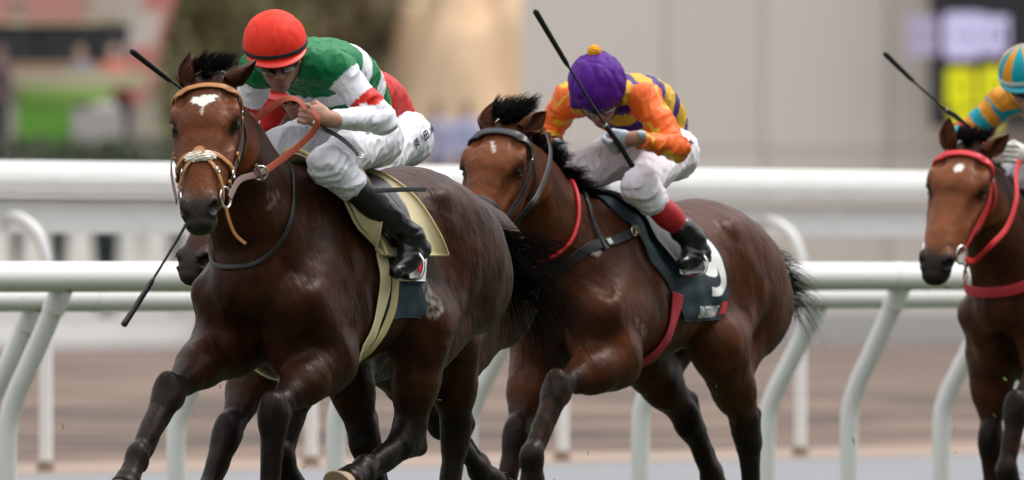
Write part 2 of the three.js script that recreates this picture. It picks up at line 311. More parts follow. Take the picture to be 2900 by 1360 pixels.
{ // outer rail of the dirt track: wide ridged top rail, flat lower board, goose-neck posts
  const t = thing('track_rail', 'tall white double-board rail with swan-neck posts before the dirt track', 'rail', [0, 0, 15.65], 'white rails along the course');
  const prof = (pts, z, y, name, mat) => { const s = new THREE.Shape(pts.map(([a, b]) => new THREE.Vector2(a, b))); for (let k = 0; k < 10; k++) { const g = new THREE.ExtrudeGeometry(s, { depth: 11.4 - 0.006, bevelEnabled: false, curveSegments: 6 }); g.rotateY(-Math.PI / 2); g.translate(12 - k * 11.4, y, z); part(t, name, g, mat); } };
  const oval = []; for (let i = 0; i < 40; i++) { const a = (i / 40) * 2 * Math.PI, gq = 1 - 0.10 * Math.exp(-Math.pow((Math.sin(a) + 0.42) / 0.13, 2)); oval.push([Math.cos(a) * 0.06 * gq, Math.sin(a) * 0.1]); }
  prof(oval, 0.2, 1.618, 'top_rail', railWhite);
  prof([[-0.015, -0.10], [0.02, -0.105], [0.026, -0.06], [0.012, -0.055], [0.012, 0.075], [-0.015, 0.075]].map(([a, b]) => [-a, b]), 0.27, 1.425, 'lower_board', railWhite);
  const C0 = spot(-2.85, 86.2)[0];
  for (let k = -3; k < 9; k++) { const x = C0 - 0.57 - 2.86 * k; part(t, 'post', tube([[x, -0.1, 0], [x, 0.3, 0], [x, 1.0, 0], [x, 1.18, 0.0], [x, 1.32, 0.06], [x, 1.40, 0.17], [x, 1.41, 0.26]], 0.036, { n: 40, sides: 18 }), railWhite); part(t, 'post_foot', new THREE.CylinderGeometry(0.045, 0.055, 0.07, 18).translate(x, 0.03, 0), std(0.26, 0.20, 0.15, 0.9)); }
}
{ // far side of the track: low white kerb boards, pale slab posts, dark hedge
  const r = rng(5), z = 93.6, x1 = spot(-9, 232)[0] + 6;
  const t = thing('perimeter_fence', 'far low white fence of boards and pale slab posts beyond the dirt', 'fence', [0, 0, z]);
  for (let k = 0; k < 12; k++) part(t, 'kerb_board', new THREE.BoxGeometry(3.98, 0.44, 0.08).translate(x1 - 2 - k * 4, 0.225, 0), railWhite);
  for (let k = 0, x = x1; k < 40; k++) { const w = 0.5 + 0.55 * r(); const s = new THREE.Shape(); s.moveTo(-w / 2, 0); s.lineTo(w / 2, 0); s.quadraticCurveTo(w * 0.42, 0.6, w * 0.2, 1.5); s.lineTo(-w * 0.2, 1.5); s.quadraticCurveTo(-w * 0.42, 0.6, -w / 2, 0); part(t, 'post', new THREE.ExtrudeGeometry(s, { depth: 0.12, bevelEnabled: false }).translate(x, 0.448, -0.06), ivory); x -= w + 0.12 + 0.5 * r(); }
  for (let k = 0; k < 12; k++) part(t, 'top_board', new THREE.BoxGeometry(3.98, 0.22, 0.1).translate(x1 - 2 - k * 4, 1.95 + 0.11, 0), railWhite);
}
const bg = (parent, name, w, h, dpt, x, y, z, mat) => part(parent, name, new THREE.BoxGeometry(w, h, dpt).translate(x, y, z), mat);
function leafCloud(n, seed, inside, size, cols) {              // leaf-sized faces through a volume
  const r = rng(seed), pos = [], col = [], nor = [];
  let tries = 0;
  for (let i = 0; i < n && tries < n * 30; tries++) {
    const p = inside(r); if (!p) continue; i++;
    const a = nrm3([r() - 0.5, r() - 0.5, r() - 0.5]), b = nrm3(crs3(a, [r() - 0.5, r() - 0.5, r() - 0.5])), s = size * (0.6 + 0.8 * r()), nn = crs3(a, b), c = cols[Math.floor(r() * cols.length)], m = 0.7 + 0.6 * r();
    const q = [[-1, 0], [0, -0.45], [1, 0], [0, 0.45]].map(([u, v]) => add3(add3(p, a, u * s), b, v * s));
    for (const k of [0, 1, 2, 0, 2, 3]) { pos.push(...q[k]); col.push(c[0] * m, c[1] * m, c[2] * m); nor.push(...nn); }
  }
  const g = new THREE.BufferGeometry(); g.setAttribute('position', new THREE.Float32BufferAttribute(pos, 3)); g.setAttribute('normal', new THREE.Float32BufferAttribute(nor, 3)); g.setAttribute('color', new THREE.Float32BufferAttribute(col, 3)); return g;
}
const leafMat = new THREE.MeshPhysicalMaterial({ color: 0xffffff, vertexColors: true, roughness: 0.8, side: THREE.DoubleSide, transmission: 0.3, thickness: 0 });
{ // dark clipped hedge behind the far fence
  const c = spot(0, 236), L = 60;
  const t = thing('clipped_hedge', 'dark blue-green clipped hedge behind the far white fence', 'hedge', [c[0] - 4, 0, 96]);
  part(t, 'foliage', leafCloud(9000, 21, (r) => [(r() - 0.5) * L, 0.05 + 1.75 * r(), (r() - 0.5) * 0.9], 0.09, [[0.012, 0.035, 0.03], [0.02, 0.045, 0.035], [0.01, 0.028, 0.028]]), leafMat);
  bg(t, 'twigs', L, 1.7, 0.7, 0, 0.85, 0, std(0.012, 0.03, 0.028, 0.95));
}
// In a group turned by 120 degrees local +x runs to the viewer's right and local +z towards the viewer.
const TURN = Math.PI * 2 / 3;
{ // screen building on the right
  const t = thing('screen_building', 'big pale grey panelled building wall on the right far side', 'building', spot(0.15, 243)); t.rotation.y = TURN;
  const pm = [std(0.76, 0.70, 0.615, 0.8), std(0.775, 0.72, 0.64, 0.8), std(0.745, 0.685, 0.60, 0.8), std(0.77, 0.72, 0.655, 0.8)];
  [[0, 2.2], [2.22, 1.5], [3.74, 1.9], [5.66, 1.2], [6.88, 2.4], [9.3, 2.4], [11.72, 2.4]].forEach(([x, w], i) => { for (let k = 0; k < 4; k++) bg(t, 'wall_panel', w, 2.98, 0.12, x + w / 2, 1.5 + k * 3, -0.06 - (i % 2) * 0.05, pm[(i * 3 + k) % 4]); });
  bg(t, 'core', 14, 12, 3, 7.05, 6, -1.8, std(0.3, 0.29, 0.27, 0.9));
  bg(t, 'plinth', 14.2, 0.5, 0.3, 7.05, 0.25, 0.06, std(0.55, 0.53, 0.5, 0.8));
}
{ // LED board
  const t = thing('display_board', 'dark electronic board with white and yellow lit figures', 'display', spot(6.42, 242)); t.rotation.y = TURN;
  bg(t, 'casing', 4.6, 4.6, 0.4, 2.3, 5.65, 0.05, std(0.022, 0.022, 0.028, 0.5));
  const glow = (r, g, b) => new THREE.MeshStandardMaterial({ color: 0x050505, emissive: C(r, g, b), emissiveIntensity: 1 });
  const blob = (w, h, x, y, m, hole) => { const s = new THREE.Shape(); const R = w * 0.42; s.moveTo(-w / 2 + R, -h / 2); s.lineTo(w / 2 - R, -h / 2); s.quadraticCurveTo(w / 2, -h / 2, w / 2, -h / 2 + R); s.lineTo(w / 2, h / 2 - R); s.quadraticCurveTo(w / 2, h / 2, w / 2 - R, h / 2); s.lineTo(-w / 2 + R, h / 2); s.quadraticCurveTo(-w / 2, h / 2, -w / 2, h / 2 - R); s.lineTo(-w / 2, -h / 2 + R); s.quadraticCurveTo(-w / 2, -h / 2, -w / 2 + R, -h / 2); if (hole) { const p = new THREE.Path(); p.absellipse(0, hole, w * 0.09, h * 0.2, 0, 6.283); s.holes.push(p); } part(t, 'lit_figure', new THREE.ExtrudeGeometry(s, { depth: 0.02, bevelEnabled: false }).translate(x, y, 0.27), m); };
  const wv = glow(0.46, 0.42, 0.62), ye = glow(0.56, 0.54, 0.01), r = rng(61);
  const figure = (x, y, w, h, m) => { let q = x - w / 2; while (q < x + w / 2 - 0.05) { const b = 0.09 + 0.1 * r(), k = h * (0.55 + 0.45 * r()); blob(Math.min(b, x + w / 2 - q), k, q + b / 2, y + (r() - 0.5) * (h - k), m); q += b + 0.02 + 0.03 * r(); } blob(w * 0.9, h * 0.16, x, y + h * 0.32, m); blob(w * 0.9, h * 0.16, x, y - h * 0.2, m); };
  figure(-0.12, 4.70, 0.42, 0.78, glow(0.30, 0.27, 0.38)); figure(0.48, 4.70, 0.55, 0.80, wv); figure(0.98, 4.70, 0.4, 0.8, wv);
  figure(0.46, 3.92, 0.42, 0.72, ye); figure(0.98, 3.92, 0.44, 0.72, ye); figure(1.5, 3.92, 0.4, 0.72, ye); blob(0.75, 0.34, 0.7, 3.44, ye);
}
{ // sandy bank in the middle and the hill behind everything
  const c = spot(-40, 330), pos = [], ind = [], N = 60, M = 12, rr = rng(9);
  for (let i = 0; i <= N; i++) for (let k = 0; k <= M; k++) { const a = i / N, b = k / M, w = (a - 0.5) * 260; const p = spot(w, 275 + b * 120, -0.2 + 34 * Math.pow(b, 0.8) * (0.8 + 0.25 * noise(a * 7, b * 3, 3))); pos.push(...p); }
  for (let i = 0; i < N; i++) for (let k = 0; k < M; k++) { const a = i * (M + 1) + k; ind.push(a, a + M + 1, a + 1, a + 1, a + M + 1, a + M + 2); }
  const g = new THREE.BufferGeometry(); g.setAttribute('position', new THREE.Float32BufferAttribute(pos, 3)); g.setIndex(ind); g.computeVertexNormals(); g.setAttribute('uv', new THREE.BufferAttribute(new Float32Array(pos.length / 3 * 2), 2));
  struct('hillside', g, std(0.24, 0.21, 0.12, 0.95, { side: THREE.DoubleSide }));
  const bp = [], bi = [], P = 40, Q = 20;
  for (let i = 0; i <= P; i++) for (let k = 0; k <= Q; k++) { const a = i / P, b = k / Q; bp.push(...spot(-2.6 + a * 5.2 + 0.35 * noise(b * 5, a * 3, 8), 246 + b * 7, -0.2 + 9 * b * (0.9 + 0.3 * noise(a * 6, b * 6, 4)) * Math.min(1, 0.35 + a * 1.8))); }
  for (let i = 0; i < P; i++) for (let k = 0; k < Q; k++) { const a = i * (Q + 1) + k; bi.push(a, a + Q + 1, a + 1, a + 1, a + Q + 1, a + Q + 2); }
  const b2 = new THREE.BufferGeometry(); b2.setAttribute('position', new THREE.Float32BufferAttribute(bp, 3)); b2.setIndex(bi); b2.computeVertexNormals();
  const bc = new Float32Array(bp.length); for (let i = 0; i < bp.length; i += 3) { const q = 0.5 + 0.5 * noise(bp[i] * 0.9, bp[i + 1] * 0.9, bp[i + 2] * 0.9); bc.set(mix3([0.52, 0.35, 0.21], [0.78, 0.58, 0.39], q), i); }
  b2.setAttribute('color', new THREE.BufferAttribute(bc, 3)); struct('sandy_bank', b2, new THREE.MeshStandardMaterial({ vertexColors: true, roughness: 0.95, side: THREE.DoubleSide }));
}
function bush(right, far, w, h, y, seed, cols, n, label, name = 'broad_tree') {
  const t = thing(name, label, 'tree', spot(right, far, 0), 'trees beyond the track');
  const r0 = rng(seed + 1), lobes = Array.from({ length: 12 }, () => [(r0() - 0.5) * w, y + h * (0.25 + 0.6 * r0()), (r0() - 0.5) * w * 0.8, (0.22 + 0.2 * r0()) * Math.min(w, h)]);
  part(t, 'crown', leafCloud(n, seed, (r) => { const l = lobes[Math.floor(r() * 12)], d = nrm3([r() - 0.5, r() - 0.5, r() - 0.5]), q = l[3] * Math.pow(r(), 0.45); const p = [l[0] + d[0] * q, l[1] + d[1] * q, l[2] + d[2] * q]; return p[1] > y * 0.6 ? p : null; }, 0.11, cols), leafMat);
  part(t, 'trunk', tube([[0, -0.1, 0], [0.05, y * 0.5, 0], [-0.05, y + h * 0.3, 0.05], [0.1, y + h * 0.7, 0]], (x) => mix(0.16, 0.04, x), { n: 16, sides: 10 }), std(0.09, 0.06, 0.04, 0.95));
  for (let k = 0; k < 5; k++) { const a = k * 1.3, l = lobes[k]; part(t, 'limb', tube([[0, y * 0.6 + 0.2 * k, 0], [l[0] * 0.5, (y + l[1]) / 2, l[2] * 0.5], [l[0], l[1], l[2]]], (x) => mix(0.06, 0.015, x), { n: 10, sides: 6 }), std(0.09, 0.06, 0.04, 0.95)); }
}
const olive = [[0.22, 0.20, 0.08], [0.25, 0.22, 0.095], [0.18, 0.175, 0.065], [0.27, 0.21, 0.11]], brownish = [[0.28, 0.205, 0.125], [0.24, 0.185, 0.11], [0.21, 0.19, 0.09]];
bush(-5.0, 252, 3.2, 6.2, 1.4, 31, olive, 5200, 'olive green tree nearest the pavilion beyond the track');
bush(-3.1, 254, 3.0, 6.4, 1.3, 37, brownish, 5200, 'brownish tree next to the sandy bank beyond the track');
bush(-4.1, 257, 3.8, 7.0, 1.6, 41, olive, 5200, 'tall olive tree standing behind two lower trees');
{ // low hedge in front of the pavilion
  const c = spot(-6.2, 239.5); const h = solo('low_hedge', leafCloud(5200, 51, (r) => [(r() - 0.5) * 9.5, 2.3 + 0.85 * r(), (r() - 0.5) * 0.7], 0.08, [[0.05, 0.08, 0.028], [0.065, 0.085, 0.03], [0.045, 0.06, 0.03]]), leafMat, 'low green hedge along the edge of the far terrace', 'hedge', c); h.rotation.y = TURN;
}
{ // pavilion terrace on the left
  const t = thing('pavilion', 'far pavilion with a dark window band and pink-red fascia on the left', 'building', spot(-7.9, 246)); t.rotation.y = TURN;
  bg(t, 'terrace', 9, 2.85, 8, 0.5, 1.425, 1.0, std(0.4, 0.38, 0.35, 0.9));
  bg(t, 'upper_wall', 4.6, 3.0, 0.3, 0.0, 6.6, -2.2, std(0.50, 0.42, 0.36, 0.85));
  for (let k = 0; k < 5; k++) bg(t, 'window_pane', 0.86, 0.5, 0.08, -1.85 + k * 0.92, 4.72, -2.1, phy(0.03, 0.03, 0.035, 0.25));
  bg(t, 'window_frame', 4.6, 0.62, 0.1, 0, 4.72, -2.22, std(0.06, 0.055, 0.055, 0.7));
  bg(t, 'fascia', 4.6, 0.42, 0.2, 0, 4.18, -2.1, std(0.36, 0.17, 0.145, 0.7));
  bg(t, 'wall', 4.6, 1.5, 0.3, 0, 3.2, -2.3, std(0.36, 0.33, 0.27, 0.85));
  for (let k = 0; k < 3; k++) bg(t, 'awning_panel', 0.9, 0.5, 0.3, -1.6 + k * 1.15, 5.3, -1.9, std(0.50, 0.24, 0.2, 0.8));
}
{ // counter with a bright green front
  const t = thing('terrace_counter', 'bright green fronted counter with a pale top on the far terrace', 'counter', spot(-7.05, 241.5, 2.85)); t.rotation.y = TURN;
  bg(t, 'top', 2.5, 0.26, 0.6, 0.2, 1.22, 0, std(0.50, 0.47, 0.30, 0.7));
  bg(t, 'green_panel', 0.86, 0.98, 0.5, -0.1, 0.6, 0, std(0.16, 0.42, 0.045, 0.6));
  bg(t, 'lime_edge', 1.35, 0.22, 0.52, 0.25, 0.99, 0.04, std(0.26, 0.42, 0.09, 0.6));
  bg(t, 'maroon_panel', 0.5, 1.0, 0.5, -0.95, 0.55, 0, std(0.14, 0.03, 0.035, 0.6));
}
{
  const t = thing('white_table', 'pale white-clothed table beside the green counter', 'table', spot(-6.35, 240.8, 2.85)); t.rotation.y = TURN;
  bg(t, 'cloth', 0.75, 0.52, 0.6, 0, 0.5, 0, std(0.50, 0.46, 0.43, 0.85)); bg(t, 'tray', 0.3, 0.1, 0.3, 0.15, 0.82, 0, std(0.62, 0.6, 0.6, 0.7));
}
function bystander(right, far, y, turn, label, top, legs, hairC, pose = 0) {
  const t = thing('person', label, 'person', spot(right, far, y), 'onlookers on the far side'); t.rotation.y = TURN + turn;
  const P = [cone([0, 0.95, 0], 0.15, [pose, 1.38, 0], 0.16, 0.05, [[0, 0, 1], 0.75]), cone([pose, 1.4, 0], 0.06, [pose * 1.2, 1.52, 0.02], 0.055, 0.03), ell([pose * 1.25, 1.63, 0.03], [0.08, 0.115, 0.095], 0.02)];
  for (const s of [-1, 1]) P.push(cone([pose + s * 0.17, 1.38, 0], 0.06, [pose + s * 0.25, 1.1, 0.04], 0.048, 0.04), cone([pose + s * 0.25, 1.1, 0.04], 0.046, [pose + s * 0.2, 0.9, 0.16], 0.036, 0.02), ell([pose + s * 0.2, 0.86, 0.18], [0.035, 0.06, 0.035], 0.02), cone([s * 0.09, 0.92, 0], 0.1, [s * 0.11, 0.48, 0.02], 0.068, 0.03), cone([s * 0.11, 0.48, 0.02], 0.066, [s * 0.11, 0.08, 0], 0.045, 0.02), cone([s * 0.11, 0.05, -0.04], 0.045, [s * 0.12, 0.035, 0.17], 0.035, 0.02));
  part(t, 'body', skin(P, 0.022, { color: (x, y1, z) => y1 > 1.5 ? (y1 > 1.66 || z < 0 ? hairC : [0.42, 0.26, 0.19]) : y1 > 0.92 ? (y1 < 0.9 ? [0.42, 0.26, 0.19] : top) : y1 > 0.09 ? legs : [0.03, 0.03, 0.03] }), skinMat2);
}
bystander(-6.0, 241.8, 2.85, 0.5, 'onlooker in a coral red jacket standing on the far terrace', [0.62, 0.13, 0.11], [0.10, 0.09, 0.11], [0.45, 0.30, 0.26], -0.12);
bystander(-6.72, 243, 2.85, -0.4, 'onlooker in a grey-blue shirt behind the far counter', [0.25, 0.25, 0.31], [0.06, 0.06, 0.08], [0.30, 0.18, 0.15], 0.06);
bystander(-0.68, 238, 1.95, 0.2, 'onlooker in a pale blue shirt in front of the sandy bank', [0.40, 0.42, 0.62], [0.10, 0.1, 0.13], [0.03, 0.028, 0.03], 0);
bystander(-7.85, 240.5, 2.85, 0.9, 'onlooker in dark clothes at the left end of the terrace', [0.10, 0.06, 0.07], [0.05, 0.05, 0.06], [0.03, 0.03, 0.03], 0);
{ // the stand the onlooker in pale blue is on
  const t = thing('viewing_platform', 'low grey viewing platform before the sandy bank', 'platform', spot(-0.7, 238)); t.rotation.y = TURN;
  bg(t, 'deck', 2.6, 0.12, 1.6, 0, 1.88, 0, std(0.4, 0.4, 0.4, 0.8)); for (const x of [-1.2, 1.2]) for (const z of [-0.7, 0.7]) bg(t, 'leg', 0.1, 1.82, 0.1, x, 0.91, z, std(0.3, 0.3, 0.3, 0.6));
}
{ // grandstand behind the photographer: it shades the course from that side
  const t = thing('grandstand', 'tall grandstand behind the photographer facing the course', 'building', [-5, 0, -78]);
  const conc = std(0.24, 0.235, 0.225, 0.85), dark = std(0.04, 0.04, 0.045, 0.6), seat = std(0.10, 0.08, 0.08, 0.8);
  bg(t, 'back_wall', 190, 42, 1, 0, 21, -22, conc);
  for (let k = 0; k < 4; k++) { bg(t, 'deck', 190, 0.8, 20 - k * 1.5, 0, 4 + k * 9, -11 - k * 0.7, conc); bg(t, 'parapet', 190, 1.3, 0.3, 0, 5 + k * 9, -1.6 - k * 0.4, conc); bg(t, 'glass_front', 190, 4.2, 0.3, 0, 9.5 + k * 9, -14, dark); for (let q = 0; q < 6; q++) bg(t, 'seating_tier', 190, 0.45, 1.6, 0, 4.8 + k * 9 + q * 0.55, -3.2 - q * 1.65, seat); }
  bg(t, 'roof', 194, 1.2, 30, 0, 42.6, -8, conc);
}
bystander(-1.12, 238.4, 1.95, -0.5, 'onlooker in a lavender top beside the one in pale blue', [0.42, 0.41, 0.56], [0.2, 0.2, 0.25], [0.05, 0.04, 0.04], 0);
{ // leaning feather flag beside the pavilion
  const t = thing('feather_flag', 'coral red feather flag leaning beside the far pavilion', 'flag', spot(-6.15, 243.5, 2.85)); t.rotation.y = TURN;
  part(t, 'pole', tube([[0, 0, 0], [0.1, 1.2, 0], [0.45, 2.6, 0], [1.0, 3.6, 0]], 0.02, { n: 24, sides: 8 }), std(0.5, 0.5, 0.5, 0.4));
  const s = new THREE.Shape(); s.moveTo(0.06, 0.9); s.lineTo(0.45, 0.85); s.quadraticCurveTo(0.75, 2.0, 1.25, 3.3); s.lineTo(1.0, 3.6); s.quadraticCurveTo(0.3, 2.4, 0.06, 0.9);
  part(t, 'cloth', new THREE.ExtrudeGeometry(s, { depth: 0.012, bevelEnabled: false }), std(0.55, 0.20, 0.17, 0.8));
  const w = new THREE.Shape(); w.moveTo(0.2, 1.75); w.lineTo(0.62, 1.75); w.lineTo(0.78, 2.3); w.lineTo(0.38, 2.3); part(t, 'white_band', new THREE.ExtrudeGeometry(w, { depth: 0.02, bevelEnabled: false }).translate(0, 0, -0.004), std(0.6, 0.52, 0.48, 0.8));
}

// ---------------------------------------------------------------- the horse
const hairMat = phy(0.028, 0.022, 0.020, 0.4, { specularIntensity: 0.6 });
const hoofMat = std(0.05, 0.04, 0.035, 0.5);
const eyeMat = phy(0.006, 0.004, 0.003, 0.14);
const coatMat = new THREE.MeshPhysicalMaterial({ color: 0xffffff, vertexColors: true, roughness: 0.40, specularIntensity: 0.27, specularColor: C(1, 0.82, 0.7) });
{ // fine lie of the hair
  const W = 512, a = new Uint8Array(W * W * 4), r = rng(77), row = new Float32Array(W * W);
  for (let i = 0; i < W * W; i++) row[i] = r();
  for (let j = 0; j < W; j++) for (let i = 0; i < W; i++) {
    let s = 0; for (let q = 0; q < 14; q++) s += row[((j + q) % W) * W + ((i + (q >> 2)) % W)];
    const v = clamp(0.5 + (s / 14 - 0.5) * 2.2) * 255, o = (j * W + i) * 4; a[o] = a[o + 1] = a[o + 2] = v; a[o + 3] = 255;
  }
  const t = new THREE.DataTexture(a, W, W); t.wrapS = t.wrapT = THREE.RepeatWrapping; t.magFilter = THREE.LinearFilter; t.repeat.set(0.55, 0.55); t.needsUpdate = true;
  coatMat.bumpMap = t; coatMat.bumpScale = 0.0017;
}
function horseBody(o) {
  const LK = 1.34, lcone = (a, ra, b, rb, k, f) => cone(a, ra * LK, b, rb * LK, k, f), lell = (c, r, k) => ell(c, r.map((q) => q * LK), k);
  const dy = o.dy, P = [], hs = o.headScale ?? 1.05;
  const U = nrm3(o.u), Wp = [Math.sin(o.psi), 0, Math.cos(o.psi)];
  const roll = o.roll ?? 0;
  let Wd = nrm3(add3(Wp, U, -dot3(Wp, U))); let Vd = crs3(Wd, U);
  if (roll) { const w2 = add3([Wd[0] * Math.cos(roll), Wd[1] * Math.cos(roll), Wd[2] * Math.cos(roll)], Vd, Math.sin(roll)); Wd = nrm3(w2); Vd = crs3(Wd, U); }
  const HW = 1.13;                                            // breadth of the head
  const hp = (u, v, w) => [0, 1, 2].map((a) => o.poll[a] + hs * (U[a] * u + Vd[a] * v + Wd[a] * w * HW));
  const HA = [U, Vd, Wd], hr = (r) => r.map((q) => q * hs);
  const UP = [0, 1, 0], LAT = [0, 0, 1];
  // trunk: x, top, bottom, half width, taper (positive: narrower at the top)
  const T = [[-0.845, 1.21, 1.06, 0.05, 0], [-0.80, 1.275, 1.0, 0.15, 0.1], [-0.66, 1.405, 0.94, 0.235, 0.16], [-0.46, 1.50, 0.92, 0.265, 0.14], [-0.24, 1.475, 0.865, 0.265, 0.1], [0, 1.435, 0.785, 0.28, 0.08], [0.18, 1.45, 0.735, 0.27, 0.2], [0.34, 1.50, 0.715, 0.245, 0.42], [0.48, 1.485, 0.72, 0.225, 0.4], [0.62, 1.38, 0.79, 0.205, 0.2], [0.74, 1.22, 0.92, 0.14, 0]];
  const tuck = o.tuck ?? 0;
  P.push(sweep(T.map(([x, t, b0, w, tp]) => [x, t, b0 + tuck * sstep(-0.7, -0.1, x), w, tp]).map(([x, t, b, w, tp]) => st([x, (t + b) / 2 + dy, 0], UP, LAT, (t - b) / 2, (t - b) / 2, w, tp)), 0.05, 2.25, 61));
  // neck
  const n0 = [0.46, 1.17 + dy, 0], n3 = hp(0.07, -0.125, 0);
  const nd = sub3(n3, n0), n1 = add3(add3(n0, nd, 0.36), [0.03, -0.005, 0]), n2 = add3(add3(n0, nd, 0.7), [0.0, 0.03, 0]);
  const NP = spline([n0, n1, n2, n3], 9), R = [[0.29, 0.31, 0.195], [0.275, 0.29, 0.182], [0.25, 0.262, 0.162], [0.22, 0.228, 0.142], [0.19, 0.20, 0.124], [0.162, 0.174, 0.110], [0.138, 0.152, 0.099], [0.115, 0.132, 0.088], [0.09, 0.10, 0.07]];
  const frameN = NP.map((p, i) => { const t = nrm3(sub3(NP[Math.min(8, i + 1)], NP[Math.max(0, i - 1)])); const lat = nrm3(crs3(t, UP)); return [t, crs3(lat, t), lat]; });
  P.push(sweep(NP.map((p, i) => st(p, frameN[i][1], frameN[i][2], R[i][0], R[i][1], R[i][2], 0.28)), 0.06, 2.1, 49));
  const crest = NP.map((p, i) => add3(p, frameN[i][1], R[i][0]));
  // head
  const H = [[-0.015, -0.03, -0.12, 0.05, 0], [0.05, 0.0, -0.18, 0.078, -0.08], [0.12, 0.012, -0.235, 0.094, -0.2], [0.19, 0.012, -0.262, 0.099, -0.26], [0.26, 0.004, -0.258, 0.09, -0.2], [0.33, -0.006, -0.222, 0.083, -0.02], [0.40, -0.016, -0.178, 0.073, 0.15], [0.47, -0.024, -0.152, 0.062, 0.15], [0.53, -0.03, -0.143, 0.055, 0.1], [0.585, -0.038, -0.142, 0.052, 0.05], [0.625, -0.06, -0.136, 0.044, 0]];
  P.push(sweep(H.map(([u, t, b, w, tp]) => st(hp(u, (t + b) / 2, 0), Vd, Wd, hs * (t - b) / 2, hs * (t - b) / 2, hs * w * HW, tp)), 0.035, 2.5, 61));
  for (const s of [-1, 1]) {
    P.push(ell(hp(0.225, -0.165, s * 0.058), hr([0.105, 0.085, 0.034]), 0.03, HA));            // cheek
    P.push(ell(hp(0.168, -0.034, s * 0.092), hr([0.045, 0.022, 0.022]), 0.025, HA));           // brow
    P.push(cone(hp(0.25, -0.088, s * 0.088), 0.014 * hs, hp(0.40, -0.092, s * 0.062), 0.009 * hs, 0.02));   // facial crest
    P.push(cone(hp(0.10, -0.05, s * 0.07), 0.03, hp(0.02, -0.07, s * 0.045), 0.03, 0.04));     // temple
    P.push(cut(ell(hp(0.105, -0.012, s * 0.074), hr([0.03, 0.016, 0.016]), 0.03, HA)));        // hollow above the eye
    P.push(cut(ell(hp(0.31, -0.05, s * 0.088), hr([0.07, 0.022, 0.022]), 0.03, HA)));          // hollow below the eye
    P.push(cut(ell(hp(0.208, -0.058, s * 0.112), hr([0.027, 0.021, 0.02]), 0.012, HA)));       // eye socket
    P.push(cone(hp(0.19, -0.042, s * 0.108), 0.0065, hp(0.225, -0.044, s * 0.104), 0.0055, 0.01)); // upper lid
    P.push(cone(hp(0.188, -0.072, s * 0.106), 0.006, hp(0.226, -0.073, s * 0.102), 0.006, 0.01)); // lower lid
    P.push(ell(hp(0.572, -0.062, s * 0.043), hr([0.045, 0.034, 0.024]), 0.02, HA));            // nostril wing
    P.push(ell(hp(0.595, -0.115, s * 0.028), hr([0.036, 0.024, 0.024]), 0.02, HA));            // lips
    P.push(cut(ell(hp(0.590, -0.056, s * 0.054), hr([0.026, 0.017, 0.026]), 0.010, [nrm3(add3(U, Vd, 0.35)), nrm3(add3(Vd, U, -0.35)), Wd])));   // nostril
    P.push(cut(cone(hp(0.50, -0.112, s * 0.060), 0.004, hp(0.635, -0.112, s * 0.034), 0.004, 0.014)));   // mouth line
  }
  P.push(ell(hp(0.575, -0.143, 0), hr([0.034, 0.022, 0.028]), 0.02, HA));                     // chin
  P.push(cut(ell(hp(0.45, -0.19, 0), hr([0.07, 0.03, 0.02]), 0.03, HA)));                     // chin groove
  // shoulders, chest, quarters
  for (const s of [-1, 1]) {
    const L = o.legs[s < 0 ? 'FL' : 'FR'], Q = o.legs[s < 0 ? 'HL' : 'HR'], sh = L.shoulder ?? [0.67, 1.03 + dy, s * 0.17], el = L.elbow;
    P.push(cone([0.37, 1.36 + dy, s * 0.125], 0.07, mix3([0.37, 1.36 + dy, s * 0.125], sh, 0.75), 0.105, 0.06, [[0, 0, 1], 0.72]));   // blade
    P.push(cone(sh, 0.088, add3(el, [0, 0.05, 0]), 0.086, 0.085));                              // upper arm
    P.push(ell(mix3(sh, [0.36, 1.03 + dy, s * 0.2], 0.55), [0.155, 0.165, 0.075], 0.045));      // triceps
    P.push(cone([0.30, 1.12 + dy, s * 0.20], 0.05, add3(el, [-0.05, 0.05, 0]), 0.05, 0.05));    // back edge of triceps
    P.push(ell(add3(sh, [0.025, -0.06, -s * 0.075]), [0.07, 0.125, 0.08], 0.06));              // breast muscle
    P.push(ell(add3(sh, [-0.06, -0.19 + tuck, -s * 0.08]), [0.12, 0.10, 0.085], 0.05));                // lower breast
    P.push(cut(cone([0.27, 1.27 + dy, s * 0.31], 0.04, [0.25, 0.92 + dy, s * 0.335], 0.05, 0.07)));   // behind the shoulder
    P.push(cut(cone([0.50, 1.36 + dy, s * 0.235], 0.03, add3(sh, [0.04, 0.13, s * 0.055]), 0.03, 0.07)));   // groove before the shoulder
    // front leg
    const K = L.knee, Fk = L.fetlock, Pa = L.pastern, side = [0, 0, 1];
    const fd = nrm3(sub3(K, el)), fwd = nrm3(crs3(side, fd)), ff = fwd[0] > 0 || Math.abs(fwd[0]) < 0.2 ? fwd : [-fwd[0], -fwd[1], -fwd[2]];
    P.push(lcone(el, 0.088, add3(el, sub3(K, el), 0.45), 0.064, 0.05), lcone(add3(el, sub3(K, el), 0.4), 0.066, add3(K, fd, -0.06), 0.034, 0.02));
    P.push(lcone(add3(add3(el, fd, 0.05), ff, 0.032), 0.058, add3(add3(el, sub3(K, el), 0.62), ff, 0.014), 0.034, 0.014));    // extensors
    P.push(lcone(add3(add3(el, fd, 0.03), ff, -0.036), 0.058, add3(add3(el, sub3(K, el), 0.7), ff, -0.014), 0.028, 0.014));   // flexors
    P.push(lcone(add3(add3(el, fd, 0.04), [0, 0, s * 0.035]), 0.05, add3(add3(el, sub3(K, el), 0.65), [0, 0, s * 0.014]), 0.026, 0.012));
    const cd = nrm3(sub3(Fk, K)), cf0 = crs3(side, cd), cf = dot3(cf0, ff) >= 0 ? nrm3(cf0) : nrm3(cf0.map((q) => -q));
